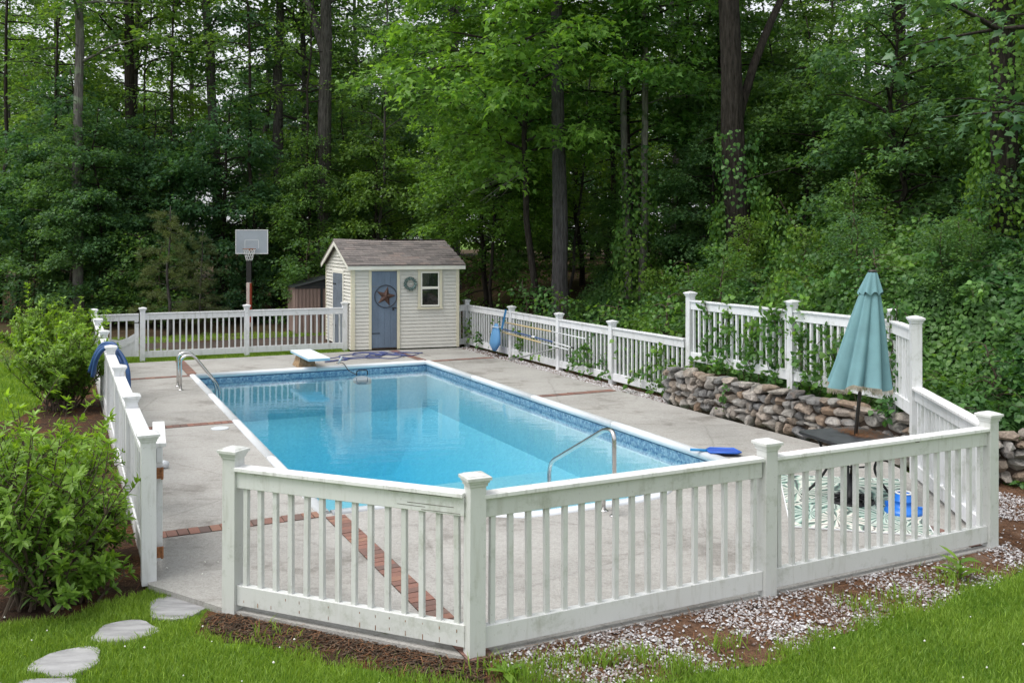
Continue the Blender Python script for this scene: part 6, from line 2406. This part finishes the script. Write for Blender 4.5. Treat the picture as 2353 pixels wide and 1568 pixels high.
def dens_left(x, y):
    return np.where(inside(mulch_left, x, y), 0.02, 1.0) * np.clip((9.5 - y) * -.5, 0, 1)


grass_patch('side_lawn', 'lawn strip beyond the shrubs on the left', 52, 110000, (-14, -4.5, 8.4, 24), dens_left, (.05, .10), (.010, .018))
p0, p1 = W(-1.7, 13.55), W(4.0, 14.7)


def dens_back(x, y):
    a, b = toab(x, y)
    return (((b > 13.5) & (b < 14.85) & (a > -3.5) & (a < 4.1)) | ((b > 17.9) & (b < 19.6) & (a > -5) & (a < 7))).astype(float)


grass_patch('back_grass', 'grass strips along and behind the back fence', 53, 260000, (-14, 2, 19, 31), dens_back, (.05, .11), (.010, .020))
# clover heads
rr = np.random.default_rng(61)
x, y = sample(rr, 420, -4.2, 5.6, 5.7, 8.4, lambda x, y: dens_front(x, y) * (.25 + .75 * (np.sin(x * 1.3 + 1) * np.sin(y * 2.1) > .1)))
ok_ = ~flag_mask(x, y)
cl = MB()
for xx, yy in zip(x[ok_], y[ok_]):
    s_ = rr.uniform(.006, .011)
    h = rr.uniform(.0, .03)
    cl.add([(xx - s_, yy, h), (xx + s_, yy, h), (xx, yy - s_, h), (xx, yy + s_, h), (xx, yy, h - s_), (xx, yy, h + s_)],
           [(0, 2, 5), (2, 1, 5), (1, 3, 5), (3, 0, 5), (2, 0, 4), (1, 2, 4), (3, 1, 4), (0, 3, 4)])
props(cl.build('clover_flowers', simple('clover_white', (.72, .72, .66), .8), None, True), 'tiny white clover flowers dotted over the front lawn', 'clover', kind='stuff')


# gravel stones
def gravel(name, label, seed, n, box, dens, z0, size, mat, zf=None):
    r2 = np.random.default_rng(seed)
    x, y = sample(r2, n, *box, dens)
    ok_ = ~inside(deck_poly, x, y)
    x, y = x[ok_], y[ok_]
    n = len(x)
    base_v = np.array([(-1, 0, 0), (1, 0, 0), (0, -1, 0), (0, 1, 0), (0, 0, -.7), (0, 0, .7), (.6, .6, .35), (-.6, -.55, .35), (.55, -.6, .2), (-.55, .6, .25)], float)
    from_f = np.array([(5, 1, 6), (5, 6, 3), (5, 3, 9), (5, 9, 0), (5, 0, 7), (5, 7, 2), (5, 2, 8), (5, 8, 1), (1, 3, 6), (3, 0, 9), (0, 2, 7), (2, 1, 8)])
    sc_ = r2.uniform(size[0], size[1], (n, 1)) * r2.uniform(.6, 1.3, (n, 3))
    an = r2.uniform(0, 6.28, n)
    v = base_v[None] * sc_[:, None, :] + r2.normal(0, .0015, (n, 10, 3))
    c_, s_ = np.cos(an)[:, None], np.sin(an)[:, None]
    vx, vy = v[..., 0] * c_ - v[..., 1] * s_, v[..., 0] * s_ + v[..., 1] * c_
    ti = r2.normal(0, .3, n)[:, None]
    zb_ = (zf(x, y) if zf else np.full(n, z0))[:, None]
    V = np.stack([vx + x[:, None], vy + y[:, None], v[..., 2] + ti * vx + zb_ + r2.uniform(0, .012, n)[:, None]], 2).reshape(-1, 3)
    F = ((np.arange(n) * 10)[:, None, None] + from_f[None]).reshape(-1, 3)
    o = link(name, np_mesh(name, V, F, mat, np.repeat(r2.uniform(0, 1, n), 12)))
    return props(o, label, 'gravel', kind='stuff')


def gravel_mat():
    m, nt, b = _new('marble_chip')
    at = _n(nt, 'ShaderNodeAttribute', attribute_name='rnd')
    c = _ramp(nt, at.outputs['Fac'], [(0.0, (.16, .11, .09)), (.3, (.29, .26, .25)), (.65, (.46, .445, .45)), (1.0, (.66, .66, .675))]).outputs['Color']
    nt.links.new(c, b.inputs['Base Color'])
    b.inputs['Roughness'].default_value = .7
    return m


M['gravel'] = gravel_mat()


def dens_gr(x, y):
    lim = np.interp(x, edge_x, edge_y) + .04 * np.sin(x * 9)
    pat = np.clip(.42 + .75 * np.sin(x * 2.1 + .6) * np.sin(y * 3.1 + x) + .35 * np.sin(x * 5.3 + y * 7.1), .05, 1)
    a, b = toab(x, y)
    return np.where((x > -.15) & (y > lim - .10) & (a < 7.2), pat, 0) * np.where(y < lim, .5, 1)


gravel('white_gravel', 'white marble chips strewn along the outside of the front fence', 71, 80000, (-.3, 6.4, 5.9, 10.6), dens_gr, -.056, (.007, .016), M['gravel'], lambda x, y: np.where(x < 4.62, bed_z(x, y), -.06) + .002)


def dens_gr2(x, y):
    a, b = toab(x, y)
    edge = 6.86
    return np.where((a > edge) & (a < 7.24) & (b > 3.9) & (b < 13.2), np.where(b > 10.5, .35, 1.0), 0)


gravel('white_gravel', 'white marble chips in the strip along the right fence', 72, 90000, (-2.5, 4.0, 14.5, 24.5), dens_gr2, -.025, (.012, .024), M['gravel'])
# pine needles on the beds
M['straw'] = leaf_mat('pine_straw_bed', (.07, .036, .022), (.20, .098, .050), .1, .7, .2, huevar=0)


def bed_area(poly):
    xs_ = [p[0] for p in poly]
    ys_ = [p[1] for p in poly]

    def f(r2, n):
        x = r2.uniform(min(xs_), max(xs_), n)
        y = r2.uniform(min(ys_), max(ys_), n)
        ok_ = inside(poly, x, y) & ~inside(deck_poly, x, y) & (np.abs(x / y) < .72)
        clump = .5 + .5 * np.sin(x * 3.7 + np.sin(y * 5)) * np.sin(y * 4.9 + 2 * np.sin(x * 2))
        ok_ &= r2.uniform(0, 1, n) < clump ** 1.5
        return np.stack([x[ok_], y[ok_]], 1)
    return f


for nm, poly, n, sd_, lab_ in (('mulch_litter', mulch_front, 9000, 81, 'brown pine needles on the mulch below the front fence'),
                               ('mulch_litter', gravel_front, 80000, 82, 'reddish pine needles strewn through the white gravel bed'),
                               ('mulch_litter', mulch_left, 60000, 83, 'brown pine needles on the mulch under the left shrubs')):
    V_, F_, q_ = needles(n, bed_area(poly), (lambda x, y: np.full_like(x, -.056)) if poly is mulch_left else (lambda x, y: np.where(x < 4.62, bed_z(x, y), -.06)), (.04, .10), .0022, .12, sd_)
    props(link(nm, np_mesh(nm, V_, F_, M['straw'], q_)), lab_, 'pine needles', kind='stuff')
# bark chips
M['chip'] = leaf_mat('bark_chip', (.022, .017, .014), (.10, .070, .055), 0, .9, .2, huevar=0)
for nm, poly, n, sd_, lab_ in (('mulch_chips', mulch_front, 22000, 84, 'dark bark chips in the bed below the front fence'), ('mulch_chips', mulch_left, 26000, 85, 'dark bark chips in the bed under the left shrubs')):
    V_, F_, q_ = needles(n, bed_area(poly), (lambda x, y: np.full_like(x, -.056)) if poly is mulch_left else bed_z, (.02, .05), .005, .10, sd_)
    props(link(nm, np_mesh(nm, V_, F_, M['chip'], q_)), lab_, 'bark chips', kind='stuff')

# tufts of grass and weeds in the gravel
r2 = np.random.default_rng(91)
x, y = [], []
for (tx, ty, k_) in ((.55, 6.25, 160), (.85, 6.32, 120), (.25, 6.2, 120), (1.45, 6.5, 60), (2.7, 7.2, 90), (3.05, 7.35, 90), (1.1, 6.15, 120), (-.1, 6.15, 90), (-1.7, 6.72, 30), (3.6, 7.75, 90), (.1, 6.05, 120), (3.9, 8.05, 60)):
    x.append(r2.normal(tx, .10, k_))
    y.append(r2.normal(ty, .06, k_))
x, y = np.concatenate(x), np.concatenate(y)
V_, F_ = blades(r2, x, y, np.full(len(x), -.05), r2.uniform(.05, .13, len(x)), r2.uniform(.006, .011, len(x)), .6)
props(link('grass_tufts', np_mesh('grass_tufts', V_, F_, M['grass'], np.tile(r2.uniform(.2, .8, len(x)), 3))), 'grass tufts sprouting through the gravel bed', 'grass', kind='stuff')


def weed(label, xp, yp, n, leaf, seed, el=(.2, .9), H=.0):
    Y = 2130 * 2.84 / (yp - 550)
    r2 = np.random.default_rng(seed)
    root = empty('weed', (px(xp, Y), Y, -.045), 0, label, 'weed')
    az = np.arange(n) * 2.4 + r2.uniform(-.3, .3, n)
    e_ = r2.uniform(el[0], el[1], n)
    d = np.stack([np.cos(az) * np.cos(e_), np.sin(az) * np.cos(e_), np.sin(e_)], 1)
    z = np.linspace(.01, max(H, .02), n)
    pos = np.stack([np.zeros(n), np.zeros(n), z], 1)
    nor = np.stack([-np.cos(az) * np.sin(e_), -np.sin(az) * np.sin(e_), np.cos(e_)], 1)
    for i in range(n):
        V, F, q_ = leaf_arrays(pos[i:i + 1], d[i:i + 1], nor[i:i + 1], np.array([leaf * r2.uniform(.7, 1.15)]), LANCE, r2, np.array([r2.uniform(.2, .7)]))
        link('leaf', leaf_mesh('leaf', M['leaf_shrub'], [(V, F, q_)]), root)
    if H > .03:
        MB().tube([(0, 0, 0), (0, 0, H)], .006, 5).build('stem', M['grass'], root)


weed('tall leafy weed growing in the gravel by the right front fence', 2205, 1325, 11, .20, 1, (.0, .9), .16)
weed('broad flat weed rosette beside the centre front post', 1160, 1545, 9, .15, 2, (.05, .5))
weed('small green weed under the first front fence panel', 885, 1458, 5, .09, 3, (.5, 1.2), .06)
weed('small weed in the gravel below the middle front post', 1330, 1420, 6, .08, 4, (.3, 1.0), .04)
# pine cone
Y = 2130 * 2.84 / (1400 - 550)
pc = empty('pine_cone', (px(1735, Y), Y, -.03), R(15), 'brown pine cone lying on the white gravel before the front fence', 'pine cone')
MB().lathe([(.004, -.055), (.018, -.04), (.022, -.01), (.018, .03), (.006, .06)], 8).build('core', M['twig'], pc, rot=(0, R(84), 0))
for i in range(34):
    t = i / 33
    a = i * 2.4
    xx = -.05 + .105 * t
    r0 = .018 * math.sin(math.pi * (.15 + .75 * (1 - t))) + .004
    d = Vector((.35, math.cos(a), math.sin(a))).normalized()
    p = Vector((xx, r0 * math.cos(a), r0 * math.sin(a)))
    s_ = d.cross(Vector((1, 0, 0))).normalized() * .007
    e_ = p + d * .022
    MB().add([p - s_ * .4, p + s_ * .4, e_ + s_, e_ - s_, e_ + d * .004], [(0, 1, 2, 3), (3, 2, 4)]).build('scale', M['pole_brown'], pc)
